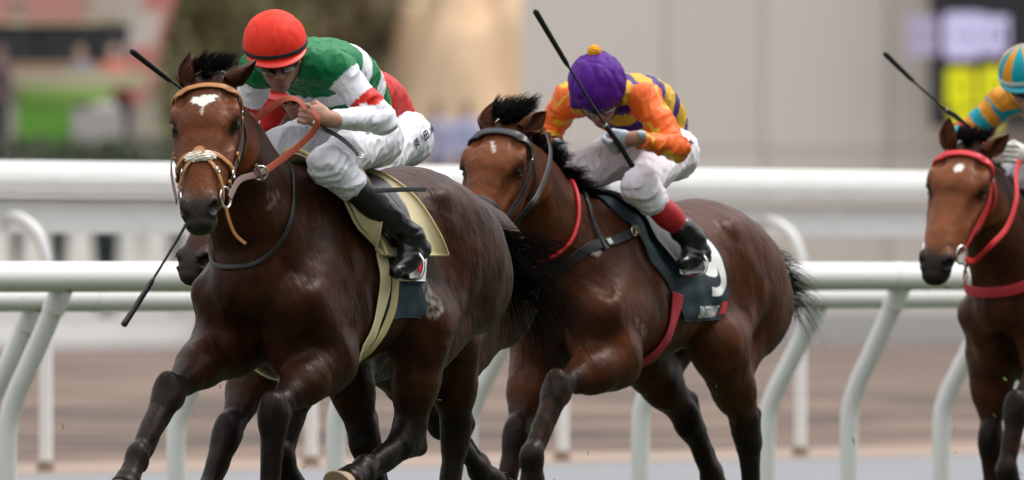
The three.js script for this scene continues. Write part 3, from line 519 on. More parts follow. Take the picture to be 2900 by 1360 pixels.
    P.push(lcone(add3(K, fd, -0.045), 0.037, add3(K, cd, 0.05), 0.034, 0.012), lell(add3(K, cf, 0.016), [0.034, 0.05, 0.036], 0.03));
    P.push(lell(add3(add3(K, fd, -0.015), ff, -0.03), [0.026, 0.036, 0.028], 0.02));              // back of the knee
    P.push(lcone(add3(K, cd, 0.03), 0.036, add3(Fk, cd, -0.04), 0.027, 0.03));                   // cannon bone
    P.push(lcone(add3(add3(K, cd, 0.05), cf, -0.042), 0.018, add3(add3(Fk, cd, -0.03), cf, -0.038), 0.0155, 0.006));   // tendons
    P.push(lell(Fk, [0.033, 0.043, 0.032], 0.03), lell(add3(Fk, cf, -0.03), [0.026, 0.03, 0.026], 0.02));
    P.push(lcone(Fk, 0.031, Pa, 0.033, 0.02), lcone(Pa, 0.036, add3(Pa, nrm3(sub3(Pa, Fk)), 0.02), 0.042, 0.02));
    // hind leg
    const hip = Q.hip ?? [-0.56, 1.22 + dy, s * 0.13], sf = Q.stifle, hk = Q.hock, hf = Q.fetlock, hpn = Q.pastern;
    P.push(cone(hip, 0.175, mix3(hip, sf, 0.75), 0.135, 0.07, [[0, 0, 1], 0.8]), ell(sf, [0.105, 0.115, 0.085], 0.06));
    P.push(ell([-0.655, 1.10 + dy, s * 0.145], [0.185, 0.22, 0.125], 0.06));                       // buttock
    P.push(cone([-0.72, 1.06 + dy, s * 0.15], 0.12, add3(mix3(sf, hk, 0.4), [-0.05, 0, 0]), 0.06, 0.06, [[0, 0, 1], 0.75]));   // hamstrings
    P.push(ell([-0.40, 1.30 + dy, s * 0.16], [0.2, 0.13, 0.085], 0.05));                        // croup muscle
    P.push(ell([-0.33, 1.37 + dy, s * 0.195], [0.06, 0.045, 0.035], 0.04));                      // point of hip
    P.push(cut(ell([-0.27, 1.13 + dy, s * 0.345], [0.11, 0.14, 0.075], 0.08)));                  // flank hollow
    P.push(cut(cone([-0.78, 1.30 + dy, s * 0.29], 0.02, [-0.70, 0.98 + dy, s * 0.315], 0.03, 0.06)));   // groove of the hamstrings
    P.push(cut(cone([-0.40, 1.16 + dy, s * 0.325], 0.015, mix3(sf, [-0.58, 1.0 + dy, s * 0.3], 0.5).map((q, a) => a === 2 ? s * 0.325 : q), 0.02, 0.05)));
    const gd = nrm3(sub3(hk, sf)), gb0 = nrm3(crs3([0, 0, 1], gd)), gb = gb0[0] > 0 ? gb0.map((q) => -q) : gb0;   // gb: backwards
    P.push(lcone(sf, 0.10, mix3(sf, hk, 0.55), 0.066, 0.05, [[0, 0, 1], 0.85]), lcone(mix3(sf, hk, 0.5), 0.066, add3(hk, gd, -0.07), 0.043, 0.03));
    P.push(lcone(add3(mix3(sf, hk, 0.12), gb, -0.03), 0.055, add3(mix3(sf, hk, 0.75), gb, -0.012), 0.03, 0.014));
    P.push(lcone(add3(mix3(sf, hk, 0.15), [0, 0, s * 0.035]), 0.055, add3(mix3(sf, hk, 0.72), [0, 0, s * 0.018]), 0.028, 0.014));
    const kd = nrm3(sub3(hf, hk)), kb0 = nrm3(crs3([0, 0, 1], kd)), kb = dot3(kb0, gb) >= 0 ? kb0 : kb0.map((q) => -q);
    const pt = add3(add3(hk, kb, 0.062), kd, -0.055);                                            // point of hock
    P.push(lcone(add3(hk, gd, -0.05), 0.044, add3(hk, kd, 0.06), 0.039, 0.02), lcone(pt, 0.022, add3(add3(hk, kb, 0.03), kd, 0.06), 0.027, 0.02));
    P.push(lcone(pt, 0.017, add3(mix3(sf, hk, 0.45), gb, 0.045), 0.03, 0.025));                   // Achilles tendon
    P.push(lell(add3(hk, kb, -0.012), [0.045, 0.055, 0.04], 0.02));
    P.push(lcone(add3(hk, kd, 0.03), 0.036, add3(hf, kd, -0.05), 0.026, 0.02), lcone(add3(add3(hk, kd, 0.06), kb, 0.044), 0.019, add3(add3(hf, kd, -0.03), kb, 0.042), 0.016, 0.006));
    P.push(lell(hf, [0.034, 0.044, 0.033], 0.03), lell(add3(hf, kb, 0.03), [0.027, 0.03, 0.026], 0.02));
    P.push(lcone(hf, 0.032, hpn, 0.034, 0.02), lcone(hpn, 0.037, add3(hpn, nrm3(sub3(hpn, hf)), 0.02), 0.042, 0.02));
  }
  P.push(cut(cone([0.80, 1.10 + dy, 0], 0.016, [0.72, 0.80 + dy, 0], 0.022, 0.045)));           // groove of the breast
  return { P, hp, U, Vd, Wd, hs, crest, frameN, NP, dy };
}
function ear(base, dir, open, L = 0.135, Wd = 0.044) {        // a cupped leaf with thickness
  const d = nrm3(dir), f = nrm3(add3(open, d, -dot3(open, d))), s = crs3(d, f), pos = [], ind = [], N = 12, M = 12;
  for (const sh of [1, 0.8]) for (let i = 0; i <= N; i++) for (let j = 0; j <= M; j++) {
    const t = i / N, w = Wd * Math.pow(Math.sin(Math.PI * (0.2 + 0.8 * t * 0.985)), 0.8) * (1 - 0.25 * t) * 1.05, half = mix(2.9, 1.75, sstep(0, 0.55, t));
    const a = -half + 2 * half * (j / M), cur = 0.02 * Math.sin(t * Math.PI * 0.9);
    pos.push(...add3(add3(add3(base, d, L * t + (sh < 1 ? 0.002 : 0)), s, Math.sin(a) * w * sh), f, -Math.cos(a) * w * 0.8 * sh + cur));
  }
  const q = (N + 1) * (M + 1);
  for (let h = 0; h < 2; h++) for (let i = 0; i < N; i++) for (let j = 0; j < M; j++) { const a = h * q + i * (M + 1) + j, b = a + 1, c = a + M + 1; h ? ind.push(a, c, b, b, c, c + 1) : ind.push(a, b, c, b, c + 1, c); }
  for (let i = 0; i < N; i++) for (const j of [0, M]) { const a = i * (M + 1) + j, b = a + M + 1; ind.push(a, b, a + q, b, b + q, a + q); }
  const g = new THREE.BufferGeometry(); g.setAttribute('position', new THREE.Float32BufferAttribute(pos, 3)); g.setIndex(ind); g.computeVertexNormals();
  g.setAttribute('uv', new THREE.BufferAttribute(new Float32Array(pos.length / 3 * 2), 2)); return g;
}
const legBones = (o) => { const B = []; for (const k of ['FL', 'FR', 'HL', 'HR']) { const L = o.legs[k], f = k[0] === 'F'; B.push(f ? [L.elbow, L.knee, -1.5, 1.15] : [L.stifle, L.hock, -1.6, 1.1], f ? [L.knee, L.fetlock, 1, 1] : [L.hock, L.fetlock, 1.1, 1.1], [L.fetlock, L.pastern, 1, 1]); } return B; };
function makeHorse(o) {
  const b = o.body = horseBody(o), { P, hp } = b, root = thing('racehorse', o.label, 'horse', o.at, 'horses in the race');
  root.rotation.y = o.yaw ?? 0;
  const bones = legBones(o), c = o.coat;
  const hl = (x, y, z) => { const q = [x - o.poll[0], y - o.poll[1], z - o.poll[2]]; return [dot3(q, b.U) / b.hs, dot3(q, b.Vd) / b.hs, dot3(q, b.Wd) / b.hs / 1.13]; };
  const relief = (x, y, z) => {
    const wx = x + 0.03 * noise(x * 6, y * 6, z * 6), wy = y + 0.03 * noise(x * 6 + 9, y * 6, z * 6), vein = Math.max(0, 1 - Math.abs(noise(wx * 9, wy * 7, z * 7 + 3)) * 11);
    return 0.0055 * noise(x * 6, y * 3.4, z * 6) + 0.0042 * noise(x * 15, y * 8, z * 15) + 0.0012 * noise(x * 46, y * 26, z * 46) + 0.0017 * vein * vein * sstep(-0.1, 0.25, noise(x * 3, y * 3, z * 3 + 7));
  };
  const color = (x, y, z, g) => {
    let w = 0, bd = 0.15;
    for (const [a, e, wa, we] of bones) {
      const ab = sub3(e, a), t = clamp(dot3(sub3([x, y, z], a), ab) / dot3(ab, ab)), dd = len3(sub3([x, y, z], add3(a, ab, t)));
      if (dd < bd) { bd = dd; w = mix(wa, we, t); }
    }
    const n1 = noise(x * 7, y * 7, z * 7), n2 = noise(x * 23, y * 17, z * 23), n3 = noise(x * 70, y * 50, z * 70);
    let q = mix3(c.body, c.light, clamp(0.3 + 0.55 * n1 + 0.25 * n2));
    const hw = hl(x, y, z), onHead = hw[0] > 0.03 && hw[0] < 0.75 && Math.abs(hw[2]) < 0.16 && hw[1] < 0.12 && hw[1] > -0.3;
    if (onHead) {
      const f = sstep(0.02, 0.16, hw[0]);
      q = mix3(q, mix3(c.face, c.faceDark, clamp(0.35 + 0.5 * n1 + 0.3 * n2)), f);
      q = mix3(q, c.muzzle, sstep(0.50, 0.575, hw[0] + 0.02 * n2 - 0.12 * (hw[1] + 0.05)));
      for (const s of [-1, 1]) q = mix3(q, c.black, 0.75 * (1 - sstep(0.025, 0.055, Math.hypot((hw[0] - 0.208) * 0.8, hw[1] + 0.06, (hw[2] - s * 0.105) * 0.8) + 0.008 * n2)));
      if (hw[1] > -0.06 && o.star) q = mix3(q, [0.72, 0.68, 0.62], o.star(hw[0], hw[2], n2, n3));
      if (o.grass && hw[0] > 0.585) q = mix3(q, [0.06, 0.12, 0.02], sstep(-0.09, -0.125, hw[1] + 0.025 * n3) * 0.8);
    }
    q = mix3(q, mix3(c.black, c.body, clamp(0.15 + 0.5 * n1 + 0.5 * n2)), sstep(0.0, 0.9, w + 0.4 * n1 + 0.15 * n2));
    if (o.marks) q = o.marks(x, y, z, q, n2, n3);
    const m = 1 + 0.16 * n2 + 0.12 * n3;
    return [q[0] * m, q[1] * m, q[2] * m];
  };
  const J = [hp(0, 0.06, 0), hp(0.68, -0.1, 0), hp(0.3, -0.3, 0), [-0.92, 1.55 + o.dy, 0.32], [0.3, 1.56 + o.dy, -0.36], ...['FL', 'FR', 'HL', 'HR'].flatMap((k) => Object.values(o.legs[k]).filter(Array.isArray).filter((q) => q.length === 3 && Math.abs(q[1]) < 1.2 && q[1] > -0.05))];
  o.bounds ??= [[0, 1, 2].map((a) => Math.min(...J.map((q) => q[a])) - 0.12), [0, 1, 2].map((a) => Math.max(...J.map((q) => q[a])) + 0.12)];
  o.bounds[0][2] = Math.min(o.bounds[0][2], -0.42); o.bounds[1][2] = Math.max(o.bounds[1][2], 0.42);
  const geo = skin(P, o.cell ?? 0.008, { color, relief, bounds: o.bounds, uvScale: 1 });
  // ears belong to the body
  const ears = [];
  for (const e of o.ears) ears.push(ear(hp(...e.base), e.dir, e.open));
  const eg = mergeGeometries(ears), ec = new Float32Array(eg.attributes.position.count * 3);
  for (let i = 0; i < ec.length; i += 3) { const p = eg.attributes.position, v = 1 + 0.3 * noise(p.getX(i / 3) * 40, p.getY(i / 3) * 40, p.getZ(i / 3) * 40); ec.set(mix3(c.faceDark, c.black, 0.35).map((q) => q * v), i); }
  eg.setAttribute('color', new THREE.BufferAttribute(ec, 3));
  part(root, 'body', mergeGeometries([geo, eg]), coatMat);
  for (const s of [-1, 1]) { const g = new THREE.SphereGeometry(0.0215 * b.hs, 20, 14); g.translate(...hp(0.208, -0.058, s * 0.0865)); part(root, 'eye', g, eyeMat); }
  // hooves
  for (const k of ['FL', 'FR', 'HL', 'HR']) {
    const L = o.legs[k], d = nrm3(sub3(L.hoof, L.pastern)), c0 = add3(L.pastern, d, 0.012), f = nrm3(add3(L.toe ?? [1, -0.2, 0], d, -dot3(L.toe ?? [1, -0.2, 0], d))), s = crs3(d, f), pos = [], ind = [], N = 18;
    for (const [t, r, shf] of [[0, 0.041, 0], [0.02, 0.047, 0.004], [0.085, 0.062, 0.03], [0.088, 0.056, 0.03], [0.08, 0.001, 0.02]]) for (let j = 0; j < N; j++) { const a = (j / N) * 2 * Math.PI; pos.push(...add3(add3(add3(c0, d, t), f, Math.cos(a) * r * 1.05 + shf), s, Math.sin(a) * r)); }
    for (let i = 0; i < 4; i++) for (let j = 0; j < N; j++) { const a = i * N + j, e = i * N + (j + 1) % N; ind.push(a, a + N, e, e, a + N, e + N); }
    const g = new THREE.BufferGeometry(); g.setAttribute('position', new THREE.Float32BufferAttribute(pos, 3)); g.setIndex(ind); g.computeVertexNormals();
    part(root, 'hoof', g, L.pale ? o.paleHoof ?? std(0.42, 0.30, 0.19, 0.6) : hoofMat);
  }
  // mane and forelock
  const r = rng(o.seed), hair = [];
  const cp = spline(b.crest.slice(1).concat([hp(0.0, 0.0, 0)]), 60);
  let clump = [0, 0, 0, 0];
  for (let i = 0; i < o.mane.n * 1.5; i++) {
    if (i % 11 === 0) clump = [r(), r(), r(), r()];
    const t = clamp(Math.pow(clump[0], 0.9) + (r() - 0.5) * 0.02, 0, 0.999), q = cp[Math.floor(t * 59)], nx = cp[Math.min(59, Math.floor(t * 59) + 1)], along = nrm3(sub3(nx, q)), s = o.mane.side;
    const up = nrm3(add3([0, 1, 0], along, -along[1])), len = o.mane.len * (0.45 + 0.6 * clump[1] + 0.15 * r()), z = (r() - 0.5) * 0.03;
    const lift = o.mane.lift * (0.4 + 0.9 * clump[2] + 0.12 * r()), wave = (clump[3] - 0.5) * 0.05, pts = [];
    for (let k = 0; k < 6; k++) { const a = k / 5; pts.push(add3(add3(add3(add3(q, up, len * (lift * a - o.mane.drop * a * a) - 0.012), [-1, 0.1, 0], len * o.mane.back * a * (0.6 + a * 0.4) + wave * Math.sin(a * 5)), [0, 0, 1], z + s * len * a * (0.3 + 0.5 * a) + (r() - 0.5) * 0.012 * a), along, (r() - 0.5) * 0.02)); }
    hair.push([pts, 0.0014]);
  }
  for (let i = 0; i < o.fore.n * 0.7; i++) {
    if (i % 9 === 0) clump = [r(), r(), r(), r()];
    const w = (clump[0] - 0.5) * 0.105 + (r() - 0.5) * 0.012 + (o.fore.shift ?? 0), len = o.fore.len * (0.5 + 0.55 * clump[1] + 0.15 * r()), p0 = hp(0.01 + 0.03 * r() - 0.04, -0.004 - 0.2 * w * w, w), pts = [], j1 = (clump[2] - 0.5) * 0.06 + (r() - 0.5) * 0.01, j2 = (clump[3] - 0.5) * 0.05;
    for (let k = 0; k < 6; k++) { const a = k / 5; pts.push(add3(add3(p0, o.fore.dir(a, w), len), [j1 * a, j2 * a, (r() - 0.5) * 0.012 * a])); }
    hair.push([pts, 0.0021]);
  }
  part(root, 'mane', strands(hair), hairMat);
  // tail
  const tl = o.tail, dock = spline(tl.dock, 12), th = [];
  for (let i = 0; i < tl.n; i++) {
    if (i % 16 === 0) clump = [r(), r(), r(), r()];
    const t = Math.pow(r(), 0.8), q = dock[Math.floor(t * 11.99)], a0 = r() * 6.283, rad = 0.028 * Math.sqrt(r()) * (1 - 0.5 * t), len = tl.len * (0.55 + 0.55 * r()), pts = [], sp = tl.spread * ((clump[0] - 0.5) * 2 + (r() - 0.5) * 0.3), sq = tl.spread * ((clump[1] - 0.5) * 2 + (r() - 0.5) * 0.3), cu = (clump[2] - 0.5) * 0.11 + (r() - 0.5) * 0.02;
    const root0 = add3(q, [rad * 0.3 * Math.cos(a0), rad * Math.sin(a0), rad * Math.cos(a0)]);
    for (let k = 0; k < 8; k++) { const a = k / 7, f = tl.flow(a); pts.push(add3(add3(root0, f, len), [cu * Math.sin(a * 6) * a, sp * a * (0.4 + 0.6 * a) + cu * Math.sin(a * 7 + i) * 0.4 * a, sq * a * 0.8])); }
    th.push([pts, 0.0012]);
  }
  th.push([dock, 0.032]);
  part(root, 'tail', strands(th, 4), hairMat);
  return root;
}

// ---------------------------------------------------------------- the four horses
const bay = { body: [0.020, 0.0067, 0.0032], light: [0.060, 0.0190, 0.0074], face: [0.135, 0.038, 0.011], faceDark: [0.062, 0.018, 0.0065], muzzle: [0.020, 0.016, 0.015], black: [0.010, 0.0085, 0.0085] };
const redBay = { body: [0.042, 0.0125, 0.0050], light: [0.098, 0.030, 0.0105], face: [0.17, 0.050, 0.016], faceDark: [0.10, 0.030, 0.010], muzzle: [0.024, 0.017, 0.015], black: [0.010, 0.0085, 0.008] };
const brownBay = { body: [0.036, 0.0115, 0.0055], light: [0.085, 0.026, 0.010], face: [0.20, 0.062, 0.022], faceDark: [0.12, 0.037, 0.013], muzzle: [0.018, 0.013, 0.012], black: [0.010, 0.0085, 0.008] };
const G = 0;
const H1 = {
  label: 'leading dark bay horse with a white star and tan leather bridle', at: [0, 0, 0], dy: 0, seed: 11, coat: bay, cell: 0.0075,
  poll: [1.054, 1.842, -0.004], u: [0.60, -0.75, -0.29], psi: 0.31, headScale: 1.06,
  legs: {
    FR: { shoulder: [0.69, 1.02, 0.18], elbow: [0.66, 0.83, 0.165], knee: [1.075, 0.662, 0.14], fetlock: [1.33, 0.425, 0.125], pastern: [1.41, 0.335, 0.12], hoof: [1.46, 0.28, 0.12] },
    FL: { shoulder: [0.66, 0.99, -0.18], elbow: [0.49, 0.77, -0.185], knee: [0.835, 0.60, -0.165], fetlock: [0.845, 0.275, -0.15], pastern: [0.775, 0.19, -0.15], hoof: [0.72, 0.14, -0.15], toe: [0.2, -1, 0] },
    HL: { stifle: [-0.16, 0.90, -0.215], hock: [-0.145, 0.485, -0.165], fetlock: [0.155, 0.372, -0.15], pastern: [0.25, 0.335, -0.15], hoof: [0.31, 0.30, -0.15], pale: true },
    HR: { stifle: [-0.24, 0.86, 0.20], hock: [-0.36, 0.475, 0.15], fetlock: [-0.49, 0.20, 0.14], pastern: [-0.43, 0.12, 0.14], hoof: [-0.39, 0.06, 0.14] },
  },
  ears: [{ base: [0.03, -0.03, -0.066], dir: [-0.55, 0.62, -0.5], open: [-0.1, -0.5, -1] }, { base: [0.025, -0.035, 0.064], dir: [-0.45, 0.85, 0.1], open: [0.7, 0.3, 0.3] }],
  mane: { n: 1500, side: 0.35, len: 0.13, lift: 0.35, drop: 0.5, back: 0.35 },
  fore: { n: 900, len: 0.075, shift: -0.012, dir: (a, w) => [-0.25 * a - 0.2 * a * a, 0.75 * a - 0.2 * a * a, w * 3 * a - 0.25 * a * a] },
  tail: { n: 1150, len: 0.64, spread: 0.21, dock: [[-0.80, 1.22, 0], [-0.89, 1.225, 0], [-0.97, 1.19, 0], [-1.04, 1.13, 0]], flow: (a) => [-0.90 * a, 0.08 * a - 0.44 * a * a, -0.06 * a] },
  star: (u, w, n2, n3) => {
    const lobes = Math.min(Math.hypot(u - 0.135, w - 0.019), Math.hypot(u - 0.132, w + 0.019)) / 0.0225, tip = u > 0.13 && u < 0.175 ? Math.abs(w) / (0.039 * (1 - (u - 0.13) / 0.048)) : 9;
    return Math.max(1 - sstep(0.9, 1.05, Math.min(lobes, tip) + 0.6 * n3 + 0.3 * n2), Math.abs(w) < 0.0035 && u > 0.165 && u < 0.215 ? 0.5 : 0);
  },
  marks: (x, y, z, q, n2, n3) => {
    if (z > 0) return q;
    const clip = 1 - sstep(0.8, 1.05, Math.hypot((x + 0.09) / 0.05, (y - 1.0) / 0.085) + 0.5 * n2), sweat = 1 - sstep(0.6, 1, Math.hypot((x - 0.80) / 0.06, (y - 1.37 + (x - 0.8) * 0.5) / 0.04) + 0.9 * n2);
    return mix3(mix3(q, [0.20, 0.18, 0.165], clip * clamp(0.55 + 1.2 * n3)), [0.16, 0.12, 0.11], clamp(sweat * (0.3 + n3)));
  },
  grass: true,
};
makeHorse(H1);
const H2 = {
  label: 'second horse, bay with a black bridle and red neck strap', at: [0, 0, 0], dy: -0.10, tuck: 0.085, seed: 23, coat: redBay, cell: 0.009,
  poll: [1.13, 1.72, 0.02], u: [0.64, -0.73, -0.06], psi: 0.12, headScale: 1.06, roll: 0.06,
  legs: {
    FR: { shoulder: [0.67, 0.92, 0.18], elbow: [0.60, 0.755, 0.165], knee: [0.82, 0.455, 0.14], fetlock: [0.93, 0.19, 0.14], pastern: [0.985, 0.105, 0.14], hoof: [1.02, 0.05, 0.14] },
    FL: { shoulder: [0.69, 0.93, -0.185], elbow: [0.61, 0.745, -0.19], knee: [1.0, 0.645, -0.155], fetlock: [1.215, 0.365, -0.15], pastern: [1.20, 0.27, -0.15], hoof: [1.17, 0.21, -0.15], toe: [0.8, -0.6, 0] },
    HL: { stifle: [-0.22, 0.80, -0.21], hock: [-0.54, 0.46, -0.165], fetlock: [-0.60, 0.17, -0.15], pastern: [-0.545, 0.10, -0.15], hoof: [-0.51, 0.05, -0.15] },
    HR: { stifle: [-0.24, 0.79, 0.20], hock: [-0.62, 0.50, 0.155], fetlock: [-0.80, 0.26, 0.15], pastern: [-0.87, 0.20, 0.15], hoof: [-0.91, 0.15, 0.15], toe: [-0.2, -1, 0] },
  },
  ears: [{ base: [0.03, -0.03, -0.066], dir: [-0.72, 0.55, -0.35], open: [0.2, 0.1, -1] }, { base: [0.025, -0.035, 0.064], dir: [-0.62, 0.75, 0.1], open: [0.7, 0.3, 0.3] }],
  marks: (x, y, z, q, n2, n3) => {
    if (z > 0) return q;
    const a = 1 - sstep(0.6, 1, Math.hypot((x - 0.70) / 0.05, (y - 1.19 - (x - 0.7) * 0.2) / 0.02) + 0.6 * n2 + 0.4 * n3), brand = (u, v) => { const lx = Math.abs(u) < 0.016 && Math.min(Math.abs(u - v * 0.7), Math.abs(u + v * 0.7)) < 0.005 && Math.abs(v) < 0.02; return lx; };
    const u = -(x - 0.56) * 0.8, v = y - 0.90 - (x - 0.56) * 0.3, mk = brand(u, v) || (Math.abs(Math.hypot((u - 0.04) / 0.012, (v + 0.012) / 0.018) - 1) < 0.3) || (Math.abs(u - 0.065) < 0.004 && Math.abs(v + 0.016) < 0.02);
    return mix3(mix3(q, [0.5, 0.45, 0.42], clamp(a * 0.8)), [0.22, 0.15, 0.12], mk ? 0.5 : 0);
  },
  mane: { n: 2200, side: -0.15, len: 0.21, lift: 0.62, drop: 0.55, back: 0.45 },
  fore: { n: 1400, len: 0.13, shift: -0.01, dir: (a, w) => [-0.1 * a - 0.45 * a * a, 0.75 * a - 0.25 * a * a, w * 4 * a - 0.12 * a] },
  tail: { n: 800, len: 0.34, spread: 0.13, dock: [[-0.80, 1.20, 0], [-0.88, 1.19, 0], [-0.96, 1.13, -0.01], [-1.02, 1.05, -0.02]], flow: (a) => [-0.62 * a, -0.15 * a - 0.35 * a * a, -0.12 * a] },
  star: (u, w, n2, n3) => (Math.hypot((u - 0.15) / 0.035, (w + 0.002 + (u - 0.15) * 0.4) / 0.008) + 0.4 * n3 < 0.9 ? 0.55 : 0),
};
{ const p = spot(0.55, 64); H2.at = [p[0], 0, p[2]]; }
const H3 = {
  label: 'bay horse in a red bridle with a small white star at the right edge', at: [0, 0, 0], dy: -0.10, seed: 37, coat: brownBay, cell: 0.010,
  poll: [1.115, 1.668, -0.01], u: [0.63, -0.74, -0.08], psi: 0.16, headScale: 1.08, roll: 0.1,
  legs: {
    FR: { shoulder: [0.67, 0.92, 0.18], elbow: [0.56, 0.745, 0.165], knee: [0.62, 0.39, 0.14], fetlock: [0.60, 0.15, 0.14], pastern: [0.65, 0.09, 0.14], hoof: [0.69, 0.05, 0.14] },
    FL: { shoulder: [0.69, 0.93, -0.185], elbow: [0.58, 0.74, -0.19], knee: [0.93, 0.53, -0.155], fetlock: [1.02, 0.25, -0.15], pastern: [0.97, 0.17, -0.15], hoof: [0.93, 0.12, -0.15], toe: [0.5, -0.8, 0] },
    HL: { stifle: [-0.18, 0.80, -0.21], hock: [-0.35, 0.44, -0.165], fetlock: [-0.25, 0.15, -0.15], pastern: [-0.19, 0.09, -0.15], hoof: [-0.15, 0.05, -0.15] },
    HR: { stifle: [-0.24, 0.79, 0.20], hock: [-0.62, 0.47, 0.155], fetlock: [-0.80, 0.22, 0.15], pastern: [-0.83, 0.14, 0.15], hoof: [-0.84, 0.08, 0.15], toe: [0, -1, 0] },
  },
  ears: [{ base: [0.03, -0.03, -0.066], dir: [-0.6, 0.6, -0.55], open: [0.2, 0, -1] }, { base: [0.02, -0.035, 0.066], dir: [-0.2, 1, 0.05], open: [0.8, 0.2, 0.0] }],
  mane: { n: 1100, side: 0.2, len: 0.16, lift: 0.6, drop: 0.5, back: 0.4 },
  fore: { n: 800, len: 0.09, shift: -0.01, dir: (a, w) => [-0.2 * a - 0.3 * a * a, 0.65 * a - 0.2 * a * a, w * 4 * a - 0.15 * a] },
  tail: { n: 500, len: 0.6, spread: 0.13, dock: [[-0.80, 1.22, 0], [-0.9, 1.22, 0], [-1.0, 1.16, -0.01], [-1.07, 1.08, -0.02]], flow: (a) => [-0.62 * a, -0.15 * a - 0.35 * a * a, -0.02 * a] },
  star: (u, w, n2, n3) => (Math.abs((u - 0.15) + (w + 0.005) * 0.9) / 0.042 + Math.abs((w + 0.005) - (u - 0.15) * 0.5) / 0.026 + 0.25 * n3 < 0.95 ? 0.95 : 0),
};
{ const p = spot(2.50, 68.5); H3.at = [p[0], 0, p[2]]; }
const H4 = {
  label: 'dark bay horse mostly hidden behind the leader, muzzle low', at: [0, 0, 0], dy: -0.06, seed: 53, coat: { ...bay, face: [0.045, 0.014, 0.0055], faceDark: [0.028, 0.010, 0.0045] }, cell: 0.013,
  poll: [1.07, 1.615, -0.02], u: [0.66, -0.66, 0.0], psi: 0.0, headScale: 1.03,
  legs: {
    FR: { shoulder: [0.69, 0.96, 0.18], elbow: [0.60, 0.79, 0.165], knee: [0.91, 0.50, 0.14], fetlock: [1.09, 0.25, 0.14], pastern: [1.14, 0.16, 0.14], hoof: [1.17, 0.11, 0.14] },
    FL: { shoulder: [0.67, 0.95, -0.18], elbow: [0.52, 0.78, -0.18], knee: [0.87, 0.66, -0.15], fetlock: [0.985, 0.40, -0.14], pastern: [0.92, 0.31, -0.14], hoof: [0.87, 0.26, -0.14], toe: [0.4, -0.9, 0] },
    HL: { stifle: [-0.16, 0.84, -0.21], hock: [-0.30, 0.48, -0.16], fetlock: [-0.22, 0.20, -0.15], pastern: [-0.17, 0.12, -0.15], hoof: [-0.13, 0.06, -0.15] },
    HR: { stifle: [-0.26, 0.83, 0.20], hock: [-0.72, 0.53, 0.155], fetlock: [-1.0, 0.33, 0.15], pastern: [-1.09, 0.29, 0.15], hoof: [-1.14, 0.25, 0.15], toe: [-0.3, -1, 0] },
  },
  ears: [{ base: [0.03, -0.03, -0.066], dir: [-0.6, 0.6, -0.3], open: [0.2, 0, -1] }, { base: [0.02, -0.035, 0.066], dir: [-0.6, 0.7, 0.2], open: [0.3, 0.2, 0.8] }],
  mane: { n: 500, side: 0.2, len: 0.12, lift: 0.4, drop: 0.5, back: 0.4 },
  fore: { n: 150, len: 0.06, dir: (a, w) => [-0.4 * a, 0.4 * a, w * 3 * a] },
  tail: { n: 500, len: 0.6, spread: 0.12, dock: [[-0.80, 1.26, 0], [-0.9, 1.26, 0], [-1.0, 1.2, 0.01], [-1.07, 1.1, 0.02]], flow: (a) => [-0.55 * a, -0.25 * a - 0.45 * a * a, 0.05 * a] },
};
{ const p = spot(-0.5, 60.6); H4.at = [p[0], 0, p[2]]; }
makeHorse(H2); makeHorse(H3); makeHorse(H4);

// ---------------------------------------------------------------- the riders
const skinMat = new THREE.MeshPhysicalMaterial({ color: 0xffffff, vertexColors: true, roughness: 0.5, specularIntensity: 0.5 });
const silkMat = new THREE.MeshPhysicalMaterial({ color: 0xffffff, vertexColors: true, roughness: 0.48, specularIntensity: 0.45 });
const clothMat = new THREE.MeshPhysicalMaterial({ color: 0xffffff, vertexColors: true, roughness: 0.62 });
const bootMat = phy(0.008, 0.008, 0.009, 0.28, { specularIntensity: 0.9 });
const capMat = new THREE.MeshPhysicalMaterial({ color: 0xffffff, vertexColors: true, roughness: 0.58, specularIntensity: 0.3 });
const gloss = phy(0.006, 0.006, 0.007, 0.06, { clearcoat: 1 });
const blackStrap = phy(0.010, 0.010, 0.011, 0.5);
const half = (n, p, k = 0.004) => { const q = nrm3(n); return { c: p, R: 9, k, sub: true, d: (x, y, z) => -((x - p[0]) * q[0] + (y - p[1]) * q[1] + (z - p[2]) * q[2]) }; };   // cuts away the side that n points to
const segT = (p, a, b) => { const ab = sub3(b, a), t = clamp(dot3(sub3(p, a), ab) / dot3(ab, ab)); return [t, len3(sub3(p, add3(a, ab, t)))]; };
const gripFrame = (d, g, away) => { d = nrm3(d); g = nrm3(add3(g, d, -dot3(g, d))); let n = crs3(d, g); if (dot3(n, away) < 0) n = n.map((q) => -q); return [d, g, n]; };
